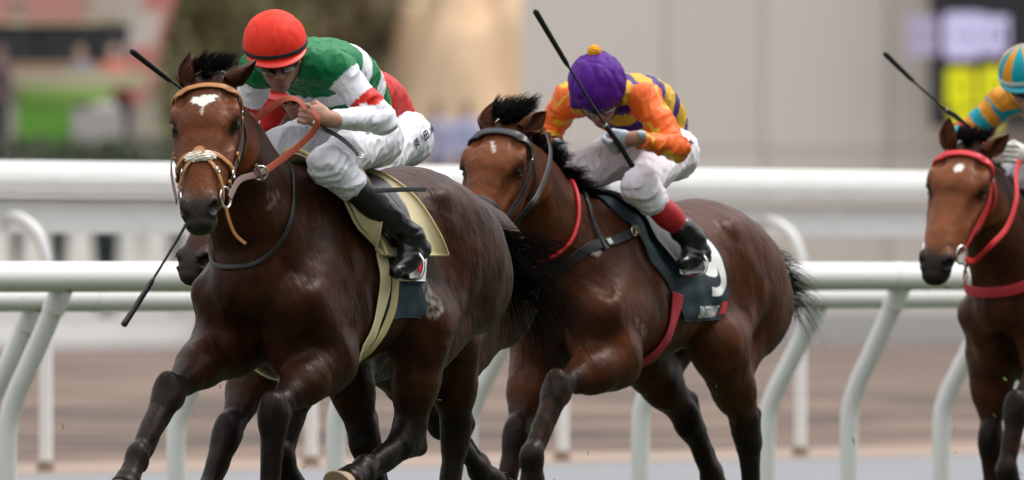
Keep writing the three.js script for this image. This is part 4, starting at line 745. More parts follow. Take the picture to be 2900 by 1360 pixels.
function handPrims(w, d, g, n, sc = 1) {                      // a closed hand: d towards the knuckles, g along the grip (little finger to index), n towards the palm
  const P = [], at = (a, b, c) => [0, 1, 2].map((i) => w[i] + sc * (d[i] * a + g[i] * b + n[i] * c));
  P.push(ell(at(0.048, 0, 0.006), [0.048, 0.040, 0.018].map((q) => q * sc), 0.014, [d, g, n]), cone(at(-0.03, 0, 0), 0.026, at(0.02, 0, 0.002), 0.027, 0.02, [n, 0.75]));
  [[0.031, 1], [0.0105, 1.06], [-0.0105, 1], [-0.031, 0.86]].forEach(([o, l]) => {
    const a = at(0.082, o, -0.002), b = at(0.082 + 0.022 * l, o * 0.96, 0.032 * l), c = at(0.082 - 0.002, o * 0.92, 0.052 * l), e = at(0.082 - 0.02 * l, o * 0.9, 0.044 * l);
    P.push(cone(a, 0.0112 * sc, b, 0.0098 * sc, 0.006), cone(b, 0.0098 * sc, c, 0.009 * sc, 0.004), cone(c, 0.009 * sc, e, 0.0078 * sc, 0.004));
  });
  P.push(cone(at(0.02, 0.028, 0.012), 0.016 * sc, at(0.058, 0.046, 0.03), 0.0122 * sc, 0.012), cone(at(0.058, 0.046, 0.03), 0.0118 * sc, at(0.088, 0.028, 0.046), 0.0095 * sc, 0.005));
  return P;
}
function makeRider(o) {
  const j = o.j, root = thing('person', o.label, 'person', o.at, 'riders in the race');
  // ---- jacket
  const lat = [0, 0, 1], sp = [j.pel, j.lum, j.chest, j.neck], S4 = spline(sp, 9), tr = [[0.125, 0.115, 0.148], [0.118, 0.11, 0.142], [0.115, 0.108, 0.14], [0.116, 0.122, 0.150], [0.118, 0.138, 0.164], [0.116, 0.142, 0.174], [0.105, 0.124, 0.168], [0.088, 0.09, 0.125], [0.062, 0.065, 0.072]];
  const fr = S4.map((p, i) => { const t = nrm3(sub3(S4[Math.min(8, i + 1)], S4[Math.max(0, i - 1)])); const shl = nrm3(sub3(j.sh[1], j.sh[0])), l0 = nrm3(mix3(lat, shl, clamp(i / 6))), l = nrm3(add3(l0, t, -dot3(l0, t))); return [crs3(l, t), l]; });
  const torso = () => sweep(S4.map((p, i) => st(p, fr[i][0], fr[i][1], tr[i][0], tr[i][1], tr[i][2], 0)), 0.05, 2.3, 22);
  const J = [torso()];
  for (const s of [0, 1]) {
    J.push(cone(mix3(j.sh[s], j.neck, 0.55), 0.06, j.sh[s], 0.066, 0.06), cone(j.sh[s], 0.068, j.el[s], 0.051, 0.03), cone(j.el[s], 0.051, mix3(j.el[s], j.wr[s], o.sleeve ?? 0.8), 0.037, 0.02));
    J.push(ell(j.el[s], [0.05, 0.05, 0.05], 0.02));
  }
  const rel = (x, y, z) => {
    let w = 0;
    for (const s of [0, 1]) { const q = Math.exp(-Math.pow(len3(sub3([x, y, z], j.el[s])) / 0.09, 2)), a = sub3(j.el[s], j.sh[s]), al = dot3(sub3([x, y, z], j.sh[s]), nrm3(a)); w += q * 0.0035 * Math.sin(al * 150 + 5 * noise(x * 14, y * 14, z * 14)); }
    return w + (o.wrinkle ?? 0.006) * (0.3 - Math.pow(Math.abs(noise(x * 12 + y * 5, y * 9, z * 13)), 0.7)) + 0.008 * (0.3 - Math.pow(Math.abs(noise(x * 27 + y * 14, y * 16, z * 27)), 0.7));
  };
  const axis = nrm3(sub3(j.pel, j.neck)), TL = len3(sub3(j.pel, j.neck));
  const jc = (x, y, z, g) => {
    const p = [x, y, z]; let best = [9, 0, 0];
    for (const s of [0, 1]) { const a = segT(p, j.sh[s], j.el[s]), b = segT(p, j.el[s], j.wr[s]); if (a[1] < 0.088 && a[1] < best[0]) best = [a[1], s, a[0] * 0.5]; if (b[1] < 0.085 && b[1] < best[0]) best = [b[1], s, 0.5 + b[0] * 0.5]; }
    const t = dot3(sub3(p, j.neck), axis) / TL, across = dot3(sub3(p, j.neck), fr[5][1]), back = dot3(sub3(p, S4[4]), fr[4][0]);
    const arm = best[0] < 0.085 && (Math.abs(across) > 0.118 || best[2] > 0.25);
    return o.silks(arm ? best[2] : -1, t, across, noise(x * 11, y * 11, z * 11), noise(x * 45, y * 45, z * 45), back);
  };
  const bnd = (pts, pad) => [[0, 1, 2].map((a) => Math.min(...pts.map((q) => q[a])) - pad), [0, 1, 2].map((a) => Math.max(...pts.map((q) => q[a])) + pad)];
  part(root, 'jacket', skin(J, o.cell ?? 0.006, { color: jc, relief: rel, bounds: bnd([...sp, ...j.sh, ...j.el, ...j.wr], 0.18) }), silkMat);
  // ---- breeches
  const B = [ell(add3(j.pel, [0.02, -0.015, 0]), [0.125, 0.115, 0.155], 0.05)];
  for (const s of [0, 1]) {
    const h = j.hip[s], k = j.kn[s], a = j.an[s];
    B.push(ell(add3(h, [-0.07, 0.0, 0]), [0.105, 0.105, 0.09], 0.05), cone(h, 0.098, k, 0.070, 0.04), ell(add3(k, [0.01, 0.005, 0]), [0.068, 0.07, 0.066], 0.03), cone(k, 0.068, mix3(k, a, 0.24), 0.066, 0.02));
  }
  const brel = (x, y, z) => { let w = 0; for (const s of [0, 1]) { const q = Math.exp(-Math.pow(len3(sub3([x, y, z], j.kn[s])) / 0.11, 2)); w += q * 0.0032 * Math.sin((y * 0.8 + x * 0.6) * 150 + 6 * noise(x * 9, y * 9, z * 9)); } return w + 0.0105 * (0.3 - Math.pow(Math.abs(noise(x * 13 + y * 8, y * 11, z * 10)), 0.7)) + 0.008 * (0.3 - Math.pow(Math.abs(noise(x * 30 + y * 16, y * 20, z * 24)), 0.7)); };
  const bc = o.breeches ?? (() => [0.62, 0.62, 0.66]);
  const bnd2 = bnd([j.pel, ...j.hip, ...j.kn, mix3(j.kn[0], j.an[0], 0.3), mix3(j.kn[1], j.an[1], 0.3)], 0.2);
  o.breechPrims = B;
  part(root, 'breeches', skin(B, o.cell ?? 0.006, { color: bc, relief: brel, bounds: bnd2 }), clothMat);
  // ---- boots and stockings
  for (const s of [0, 1]) {
    const k = j.kn[s], a = j.an[s], t = j.toe[s], hl = j.heel[s];
    const wr = (x, y, z) => { const al = clamp(segT([x, y, z], k, a)[0]); return 0.005 * sstep(0.45, 0.7, al) * (Math.abs(noise(x * 16, y * 34, z * 16)) - 0.2); };
    const st1 = [cone(mix3(k, a, 0.2), 0.053, mix3(k, a, 0.55), 0.052, 0.02), cone(mix3(k, a, 0.5), 0.051, mix3(k, a, 0.85), 0.043, 0.02)];
    part(root, 'stocking', skin(st1, 0.006, { color: o.stocking ?? (() => [0.006, 0.006, 0.006]) }), clothMat);
    const bt = [cone(mix3(k, a, o.bootTop ?? 0.52), 0.052, mix3(k, a, 0.84), 0.046, 0.02), cone(mix3(k, a, o.bootTop ? 0.84 : 0.7), 0.045, a, 0.037, 0.03), cone(a, 0.042, hl, 0.036, 0.03), cone(hl, 0.034, mix3(hl, t, 0.5), 0.038, 0.02), cone(mix3(hl, t, 0.45), 0.039, t, 0.027, 0.02), cone(a, 0.044, mix3(hl, t, 0.6), 0.033, 0.03)];
    part(root, 'boot', skin(bt, 0.006, { relief: wr }), bootMat);
  }
  // ---- body: head and hands, continuous with the figure under the clothes
  const hc = j.head, f = nrm3(j.face), r0 = nrm3(crs3(f, nrm3(add3(j.hup ?? [0, 1, 0], [0, 0, 0])))), u = crs3(r0, f), A = [f, u, r0];
  const hd = (a, b, c) => [0, 1, 2].map((i) => hc[i] + f[i] * a + u[i] * b + r0[i] * c);
  const BP = [ell(hd(-0.01, 0.025, 0), [0.092, 0.098, 0.075], 0.02, A), ell(hd(0.022, -0.055, 0), [0.066, 0.062, 0.056], 0.03, A), ell(hd(0.062, -0.102, 0), [0.022, 0.02, 0.026], 0.03, A)];
  BP.push(cone(hd(0.084, 0.0, 0), 0.010, hd(0.107, -0.038, 0), 0.0125, 0.012), ell(hd(0.098, -0.043, 0.010), [0.011, 0.009, 0.010], 0.008, A), ell(hd(0.098, -0.043, -0.010), [0.011, 0.009, 0.010], 0.008, A));
  BP.push(ell(hd(0.078, 0.018, 0), [0.018, 0.012, 0.05], 0.02, A), ell(hd(0.084, -0.068, 0), [0.012, 0.006, 0.022], 0.008, A), ell(hd(0.082, -0.079, 0), [0.012, 0.007, 0.019], 0.008, A), cut(cone(hd(0.098, -0.0735, 0.02), 0.0022, hd(0.098, -0.0735, -0.02), 0.0022, 0.005)));
  for (const s of [-1, 1]) BP.push(ell(hd(0.06, -0.03, s * 0.042), [0.028, 0.022, 0.018], 0.02, A), ell(hd(-0.012, -0.015, s * 0.076), [0.022, 0.032, 0.010], 0.008, A), cut(ell(hd(0.094, 0.002, s * 0.033), [0.015, 0.012, 0.02], 0.012, A)));
  BP.push(cone(hd(-0.03, -0.07, 0), 0.056, j.neck, 0.062, 0.03));
  BP.push(sweep(S4.map((p, i) => st(p, fr[i][0], fr[i][1], tr[i][0] * 0.8, tr[i][1] * 0.8, tr[i][2] * 0.8, 0)), 0.05, 2, 18));
  for (const s of [0, 1]) {
    BP.push(cone(j.sh[s], 0.05, j.el[s], 0.038, 0.03), cone(j.el[s], 0.038, j.wr[s], 0.027, 0.02), cone(j.hip[s], 0.08, j.kn[s], 0.054, 0.03), cone(j.kn[s], 0.05, j.an[s], 0.034, 0.03), cone(j.an[s], 0.028, mix3(j.heel[s], j.toe[s], 0.35), 0.022, 0.02), cone(mix3(j.heel[s], j.toe[s], 0.3), 0.02, mix3(j.heel[s], j.toe[s], 0.85), 0.016, 0.02));
    BP.push(...handPrims(j.wr[s], ...j.grip[s], o.gloves ? 0.96 : 1.0));
  }
  const tone = o.tone ?? [0.42, 0.235, 0.165];
  const bcol = (x, y, z) => { const n = noise(x * 40, y * 40, z * 40), q = len3(sub3([x, y, z], hc)), lip = len3(sub3([x, y, z], hd(0.09, -0.073, 0))), lc = lip < 0.024 ? 0.4 : 0, beard = q < 0.2 ? sstep(-0.05, -0.085, dot3(sub3([x, y, z], hc), u)) * 0.25 : 0; const m = 1 + 0.12 * n - beard; return [tone[0] * m, tone[1] * m * (1 - 0.4 * lc), tone[2] * m * (1 - 0.25 * lc)]; };
  part(root, 'body', skin(BP, o.skinCell ?? 0.005, { color: bcol, bounds: bnd([hc, ...sp, ...j.sh, ...j.el, ...j.wr, ...j.hip, ...j.kn, ...j.an, ...j.toe, ...[0, 1].map((s) => add3(j.wr[s], j.grip[s][0], 0.09))], 0.14) }), skinMat);
  if (o.gloves) for (const s of [0, 1]) { const gp = handPrims(j.wr[s], ...j.grip[s], 1.06); part(root, 'glove', skin(gp, 0.004, { color: (x, y, z) => { const n = noise(x * 60, y * 60, z * 60); return o.gloves.map((q) => q * (1 + 0.15 * n)); } }), clothMat); }
  // ---- helmet with its silk cap, peak, strap and goggles
  const hm = 0.120, HP = [ell(hd(-0.008, 0.048, 0), [hm * 1.13, hm * 1.02, hm * 0.99], 0.02, A), half(add3([0, 0, 0], [u[0] * -1 + f[0] * -0.12, u[1] * -1 + f[1] * -0.12, u[2] * -1 + f[2] * -0.12]), hd(0, 0.018, 0), 0.012)];
  const crel = (x, y, z) => (o.capWrinkle ?? 0.002) * (Math.abs(noise(x * 22, y * 14, z * 22)) - 0.2);
  const hl = (x, y, z) => { const q = sub3([x, y, z], hc); return [dot3(q, f), dot3(q, u), dot3(q, r0)]; };
  const hel = part(root, 'helmet', skin(HP, 0.005, { relief: crel, color: (x, y, z) => o.cap(...hl(x, y, z), noise(x * 30, y * 30, z * 30)) }), capMat);
  if (o.peak !== false) {
    const pk = [], pi = [], N = 20;
    for (let i = 0; i <= N; i++) for (let q = 0; q < 4; q++) { const a = mix(-1.15, 1.15, i / N), out = q === 1 || q === 2 ? 0.027 * Math.cos(a * 1.25) + 0.004 : -0.006, th = q > 1 ? -0.005 : 0.002; pk.push(...hd(Math.cos(a) * (hm * 1.10 + out) - 0.008, 0.034 + th - out * 0.35, Math.sin(a) * (hm * 0.97 + out * 0.8))); }
    for (let i = 0; i < N; i++) for (let q = 0; q < 4; q++) { const a = i * 4 + q, b = i * 4 + (q + 1) % 4; pi.push(a, b, a + 4, b, b + 4, a + 4); }
    const pg = new THREE.BufferGeometry(); pg.setAttribute('position', new THREE.Float32BufferAttribute(pk, 3)); pg.setIndex(pi); pg.computeVertexNormals();
    part(hel, 'peak', pg, o.peakMat);
  }
  const bandP = []; for (let i = 0; i <= 24; i++) { const a = (i / 24) * 2 * Math.PI; bandP.push(hd(Math.cos(a) * hm * 1.13 - 0.008, 0.045 + 0.006 * Math.cos(a), Math.sin(a) * hm * 0.995)); }
  if (o.band) part(hel, 'band', ribbon(bandP, 0.016, 0.005, { n: 60, hint: (t, p) => sub3(p, hd(-0.008, 0.045, 0)) }), o.band);
  const chin = [hd(0.02, 0.03, -0.108), hd(0.015, -0.03, -0.088), hd(0.03, -0.085, -0.06), hd(0.05, -0.122, 0), hd(0.03, -0.085, 0.06), hd(0.015, -0.03, 0.088), hd(0.02, 0.03, 0.108)];
  part(hel, 'chin_strap', ribbon(chin, 0.016, 0.004, { n: 50, hint: (t, p) => sub3(p, hd(0, -0.02, 0)) }), blackStrap);
  if (o.pom) { const pg = new THREE.IcosahedronGeometry(0.029, 4), pp = pg.attributes.position; for (let i = 0; i < pp.count; i++) { const v = V(pp.getX(i), pp.getY(i), pp.getZ(i)); v.multiplyScalar(1 + 0.14 * noise(v.x * 160, v.y * 160, v.z * 160)); pp.setXYZ(i, v.x, v.y, v.z); } pg.computeVertexNormals(); pg.translate(...hd(...o.pom)); part(hel, 'pompom', pg, std(0.72, 0.32, 0.012, 0.95)); }
  const GP = [ell(hd(0.035, -0.002, 0), [0.084, 0.052, 0.079], 0.02, A), half(f.map((q) => -q), hd(0.02, 0, 0), 0.006), half(u.map((q) => -q), hd(0, -0.032, 0), 0.008), cut(ell(hd(0.107, -0.022, 0), [0.03, 0.016, 0.012], 0.01, A))];
  part(root, 'goggles', skin(GP, 0.004, {}), o.lens ?? gloss);
  return { root, hd, f, u, r0, hc, J, B };
}
function makeWhip(a, b, at, label, group) {                   // from the butt of the handle to the padded end
  const t = thing('riding_whip', label, 'whip', at, 'riding whips'), L = (x) => mix3(a, b, x), bend = (x) => add3(L(x), [0, -0.012 * Math.sin(x * Math.PI), 0]);
  part(t, 'handle', tube([L(0), L(0.08), L(0.16), bend(0.28)], (x) => x < 0.04 ? 0.0125 : x > 0.96 ? 0.008 : 0.0108, { n: 24, sides: 12 }), blackStrap);
  part(t, 'shaft', tube([bend(0.27), bend(0.4), bend(0.55), bend(0.66)], (x) => mix(0.0058, 0.0045, x), { n: 20 }), blackStrap);
  part(t, 'padded_flap', tube([bend(0.65), bend(0.75), bend(0.88), L(1)], (x) => x < 0.08 ? mix(0.005, 0.0095, x / 0.08) : x > 0.985 ? 0.004 : mix(0.0098, 0.0125, x), { n: 40, sides: 10 }), blackStrap);
  part(t, 'collar', tube([bend(0.262), bend(0.29)], 0.0088, { n: 4, sides: 12 }), std(0.7, 0.7, 0.7, 0.4));
  return t;
}
const WHITE = [0.78, 0.78, 0.83], GREEN = [0.004, 0.165, 0.052], RED = [0.62, 0.022, 0.014], AWAY = [-0.866, 0, 0.5];
const mir = (a, b) => [a, b ?? [a[0], a[1], -a[2]]];
const R1 = makeRider({
  label: 'jockey in green and white hoops with a red helmet on the leading horse', at: [0, 0, 0],
  j: {
    pel: [-0.03, 1.62, 0], lum: [0.0, 1.765, 0], chest: [0.21, 1.862, -0.005], neck: [0.44, 1.885, -0.02], head: [0.575, 1.905, -0.02], face: [0.74, -0.42, -0.52], hup: [0.4, 0.9, -0.1],
    sh: [[0.40, 1.855, -0.175], [0.40, 1.86, 0.16]], el: [[0.33, 1.668, -0.33], [0.26, 1.66, 0.31]], wr: [[0.61, 1.67, -0.26], [0.48, 1.635, 0.20]],
    grip: [gripFrame([0.42, 0.22, 0.86], [-0.1, 0.97, -0.2], AWAY), gripFrame([0.75, -0.45, 0.05], [0.6, 0.75, 0.2], [0, -0.5, -1])],
    hip: mir([0.06, 1.60, -0.115]), kn: mir([0.51, 1.50, -0.205]), an: mir([0.145, 1.235, -0.345]), heel: mir([0.08, 1.19, -0.35]), toe: mir([0.255, 1.105, -0.345]),
  },
  silks: (arm, t) => {
    if (arm >= 0.07) return arm > 0.27 && arm < 0.40 ? RED : WHITE;
    return (t > 0.36 && t < 0.50) || (t > 0.66 && t < 0.80) ? WHITE : GREEN;
  },
  breeches: () => WHITE, wrinkle: 0.014, capWrinkle: 0.004,
  cap: (a, b, c) => (Math.abs(c) < 0.0022 || Math.abs(Math.abs(c) - 0.062) < 0.0018 ? [0.64, 0.03, 0.016] : [0.76, 0.036, 0.018]), peakMat: phy(0.76, 0.036, 0.018, 0.45), band: std(0.015, 0.015, 0.016, 0.6),
});
const ORANGE = [0.80, 0.135, 0.018], YEL = [0.62, 0.36, 0.022], PURPLE = [0.045, 0.010, 0.155];
const R2 = makeRider({
  label: 'jockey in yellow and purple with orange sleeves and a purple cap', at: H2.at, cell: 0.0065,
  j: {
    pel: [-0.05, 1.595, 0], lum: [-0.03, 1.735, 0], chest: [0.16, 1.80, 0], neck: [0.37, 1.82, -0.03], head: [0.475, 1.825, -0.045], face: [0.66, -0.64, -0.38], hup: [0.6, 0.8, -0.2],
    sh: [[0.35, 1.795, -0.19], [0.31, 1.80, 0.185]], el: [[0.40, 1.605, -0.36], [0.21, 1.68, 0.34]], wr: [[0.656, 1.640, -0.305], [0.47, 1.57, 0.16]],
    grip: [gripFrame([0.3, -0.377, 0.87], [0.78, 0.62, 0], AWAY), gripFrame([0.8, 0.1, -0.3], [0.1, 0.9, 0.3], [0, -0.4, -1])],
    hip: mir([0.03, 1.585, -0.115]), kn: mir([0.455, 1.445, -0.22], [0.44, 1.44, 0.2]), an: mir([0.235, 1.235, -0.345], [0.105, 1.185, 0.33]), heel: mir([0.18, 1.185, -0.355], [0.045, 1.135, 0.33]), toe: mir([0.32, 1.14, -0.345], [0.19, 1.075, 0.32]),
  },
  silks: (arm, t, across, n, n2) => {
    if (arm >= 0) return n > 0.16 && n < 0.34 ? [0.70, 0.42, 0.03] : ORANGE;
    return Math.sin(t * 19 + Math.abs(across) * 13 + n * 0.7) > 0.35 ? PURPLE : YEL;
  },
  breeches: () => [0.74, 0.71, 0.76], bootTop: 0.8, stocking: () => [0.40, 0.008, 0.014], gloves: [0.40, 0.46, 0.52], wrinkle: 0.018, capWrinkle: 0.016,
  cap: (a, b, c, n) => [0.078, 0.011, 0.21].map((q) => q * (1 + 0.12 * n)), peak: false, pom: [-0.075, 0.158, 0], lens: phy(0.006, 0.012, 0.06, 0.05, { clearcoat: 1 }), tone: [0.36, 0.19, 0.13],
});
const TEAL = [0.006, 0.30, 0.36], GOLD = [0.66, 0.27, 0.018];
const R3 = makeRider({
  label: 'jockey in gold silks with turquoise hoops and a striped cap, right edge', at: [H3.at[0] + 0.085, 0.015, H3.at[2]], cell: 0.0075, skinCell: 0.007,
  j: {
    pel: [-0.06, 1.58, 0], lum: [-0.05, 1.72, 0], chest: [0.16, 1.82, 0], neck: [0.38, 1.86, -0.01], head: [0.52, 1.905, -0.03], face: [0.82, -0.40, -0.40], hup: [0.5, 0.85, -0.1],
    sh: [[0.37, 1.82, -0.18], [0.36, 1.82, 0.18]], el: [[0.36, 1.60, -0.33], [0.46, 1.65, 0.345]], wr: [[0.72, 1.59, -0.14], [0.66, 1.665, 0.20]],
    grip: [gripFrame([0.85, 0.1, 0.2], [0, 1, 0], AWAY), gripFrame([0.6, -0.5, -0.3], [0.7, 0.65, 0.1], AWAY)],
    hip: mir([0.03, 1.57, -0.115]), kn: mir([0.46, 1.42, -0.22]), an: mir([0.12, 1.13, -0.355]), heel: mir([0.04, 1.08, -0.36]), toe: mir([0.2, 0.99, -0.345]),
  },
  silks: (arm, t, across, n) => (arm >= 0.06 ? (Math.sin(arm * 34 + n) > 0.05 ? TEAL : GOLD) : Math.sin(t * 22) > 0.4 ? TEAL : GOLD),
  gloves: [0.62, 0.6, 0.56], cap: (a, b, c) => (Math.sin(Math.atan2(c, a + 0.02) * 7 + 0.6) > -0.1 ? TEAL : GOLD), peakMat: phy(...TEAL, 0.45), band: std(0.55, 0.62, 0.62, 0.6),
});
const R4 = makeRider({
  label: 'jockey in a plain red jacket behind the leading rider', at: H4.at, cell: 0.009, skinCell: 0.009,
  j: {
    pel: [-0.010, 1.645, 0], lum: [0.070, 1.745, 0], chest: [0.290, 1.79, 0], neck: [0.520, 1.80, 0], head: [0.660, 1.82, 0], face: [0.8, -0.5, -0.2], hup: [0.5, 0.85, 0],
    sh: mir([0.480, 1.79, -0.17]), el: mir([0.500, 1.585, -0.28]), wr: mir([0.720, 1.53, -0.13]), grip: [gripFrame([0.8, 0, 0.3], [0, 1, 0], AWAY), gripFrame([0.8, 0, -0.3], [0, 1, 0], [0, 0, -1])],
    hip: mir([0.070, 1.615, -0.12]), kn: mir([0.580, 1.44, -0.205]), an: mir([0.240, 1.16, -0.345]), heel: mir([0.160, 1.11, -0.35]), toe: mir([0.340, 1.01, -0.335]),
  },
  silks: (arm) => (arm > 0.75 ? WHITE : [0.55, 0.028, 0.026]), breeches: () => WHITE, cap: () => [0.6, 0.03, 0.03], peakMat: phy(0.6, 0.03, 0.03, 0.4),
});
// whips
makeWhip([0.40, 1.625, 0.21], [1.004, 1.923, 0.35], [0, 0, 0], 'black whip raised beside the right ear of the leading horse');
makeWhip([0.60, 1.44, 0.25], [1.141, 0.906, 0.30], [0, 0, 0], 'black whip hanging down beside the muzzle of the leading horse');
makeWhip([0.587, 1.532, -0.262], [1.361, 2.148, -0.255], H2.at, 'black whip held upright by the jockey in the purple cap');
makeWhip([0.78, 1.725, 0.16], [1.56, 2.04, 0.15], H3.at, 'thin black whip slanting up over the horse in the red bridle');

// printed characters on the breeches
function lettering(R, at, list, label) {
  const gs = [];
  for (const [c, e1, e2, size, glyph] of list) for (const s of glyph) gs.push(ribbon(s.map(([a, b]) => add3(add3(c, nrm3(e1), a * size), nrm3(e2), b * size)), size * 0.17, 0.002, { prims: R.B, off: 0.0075, n: 8 }));
  part(R.root, 'lettering', merge(gs), std(0.012, 0.014, 0.06, 0.7), label);
}
const GA = [[[-0.4, 0.5], [0.4, 0.45]], [[0, 0.7], [0, -0.1]], [[-0.3, 0.2], [0.35, 0.2]], [[-0.35, -0.1], [0.4, -0.1]], [[-0.5, -0.5], [0, -0.38], [0.6, -0.55]], [[-0.6, 0.3], [-0.5, -0.3]], [[0.3, 0.45], [0.3, -0.1]]];
const GB = [[[-0.5, 0.55], [0.5, 0.5]], [[-0.35, 0.2], [0.4, 0.2]], [[-0.5, -0.1], [0.55, -0.12]], [[0, 0.7], [0.02, -0.1]], [[-0.1, -0.1], [-0.45, -0.6]], [[0.1, -0.1], [0.15, -0.5], [0.55, -0.45]]];
const GC = [[[-0.4, 0.6], [-0.4, -0.5]], [[-0.4, 0.6], [0.4, 0.55], [0.4, -0.5]], [[-0.4, 0.05], [0.4, 0.05]], [[-0.5, -0.5], [0.5, -0.55]], [[0, 0.75], [0, -0.5]]];
lettering(R1, 0, [[[0.235, 1.625, -0.215], [-0.8, 0.3, -0.1], [0.2, 0.6, -0.6], 0.034, GA], [[0.155, 1.645, -0.215], [-0.8, 0.3, -0.1], [0.2, 0.6, -0.6], 0.034, GB]], 'navy printed characters on the thigh');
lettering(R2, 0, [[[0.10, 1.60, -0.21], [-0.8, 0.3, -0.1], [0.2, 0.6, -0.6], 0.034, GC], [[0.02, 1.625, -0.20], [-0.8, 0.3, -0.1], [0.2, 0.6, -0.6], 0.034, GA]], 'blue printed characters on the thigh');
lettering(R4, 0, [[[0.13, 1.60, -0.22], [-0.8, 0.35, -0.1], [0.2, 0.6, -0.6], 0.036, GB], [[0.05, 1.63, -0.21], [-0.8, 0.35, -0.1], [0.2, 0.6, -0.6], 0.036, GC], [[-0.03, 1.655, -0.2], [-0.8, 0.35, -0.1], [0.2, 0.6, -0.6], 0.036, GA]], 'dark printed characters on the thigh');

// ---------------------------------------------------------------- tack
const tan = phy(0.40, 0.165, 0.035, 0.5), darkLeather = phy(0.045, 0.017, 0.009, 0.42), steel = phy(0.75, 0.75, 0.74, 0.2, { metalness: 1 }), rubber = phy(0.34, 0.055, 0.022, 0.7), greyLeather = phy(0.16, 0.09, 0.075, 0.6);
const cream = phy(0.66, 0.56, 0.33, 0.75), creamDark = phy(0.55, 0.44, 0.22, 0.7), tealCloth = phy(0.004, 0.022, 0.034, 0.75), redWeb = phy(0.36, 0.010, 0.018, 0.65), redStrap = phy(0.62, 0.016, 0.022, 0.5), blackLeather = phy(0.012, 0.012, 0.013, 0.4), navy = std(0.010, 0.012, 0.05, 0.8);
function bridle(H, label, m, o = {}) {
  const { P, hp, hs } = H.body, t = thing('bridle', label, 'bridle', H.at, 'bridles of the horses'), O = { prims: P, off: 0.007 };
  part(t, 'browband', ribbon([hp(0.105, -0.10, -0.11), hp(0.09, -0.045, -0.105), hp(0.072, 0.0, -0.06), hp(0.064, 0.02, 0), hp(0.072, 0.0, 0.06), hp(0.09, -0.045, 0.105), hp(0.105, -0.10, 0.11)], o.brow ?? 0.024, o.browT ?? 0.008, { ...O, off: o.browOff ?? 0.008, n: 44 }), m.brow);
  part(t, 'headpiece', ribbon([hp(0.08, -0.10, -0.1), hp(0.0, -0.075, -0.07), hp(-0.035, -0.04, 0), hp(0.0, -0.075, 0.07), hp(0.08, -0.10, 0.1)], 0.022, 0.006, { ...O, n: 30 }), m.cheek);
  for (const s of [-1, 1]) {
    part(t, 'cheekpiece', ribbon([hp(0.075, -0.10, s * 0.105), hp(0.16, -0.115, s * 0.11), hp(0.25, -0.125, s * 0.105), hp(0.34, -0.125, s * 0.095), hp(0.42, -0.125, s * 0.075), hp(0.475, -0.122, s * 0.066)], 0.017, 0.006, { ...O, n: 40 }), m.cheek);
    part(t, 'cheek_strap', ribbon([hp(0.085, -0.125, s * 0.10), hp(0.17, -0.15, s * 0.10), hp(0.26, -0.155, s * 0.10), hp(0.36, -0.14, s * 0.09)], 0.013, 0.005, { ...O, n: 30 }), m.second ?? m.cheek);
    part(t, 'throatlash', ribbon([hp(0.06, -0.13, s * 0.10), hp(0.10, -0.2, s * 0.085), hp(0.13, -0.262, s * 0.04), hp(0.14, -0.285, 0)], 0.013, 0.005, { ...O, n: 24 }), m.cheek);
    const rc = snap(P, hp(0.492, -0.118, s * 0.075), 0.012);
    part(t, 'bit_ring', ring(rc, 0.036 * hs, 0.0055, add3(hp(0, 0, s * 1), hp(0, 0, 0), -1).map((q, a) => q * 0.9 + (a === 0 ? 0.35 : 0))), steel);
    for (const u of o.keepers ?? []) part(t, 'keeper', ribbon([hp(u, -0.108, s * 0.11), hp(u + 0.002, -0.145, s * 0.106)], 0.014, 0.012, { ...O, n: 8 }), m.keeper ?? m.brow);
    part(t, 'buckle', ring(snap(P, hp(0.095, -0.108, s * 0.112), 0.013), 0.010, 0.0028, hp(0, 0, s).map((q, a) => q - hp(0, 0, 0)[a])), steel);
  }
  return t;
}
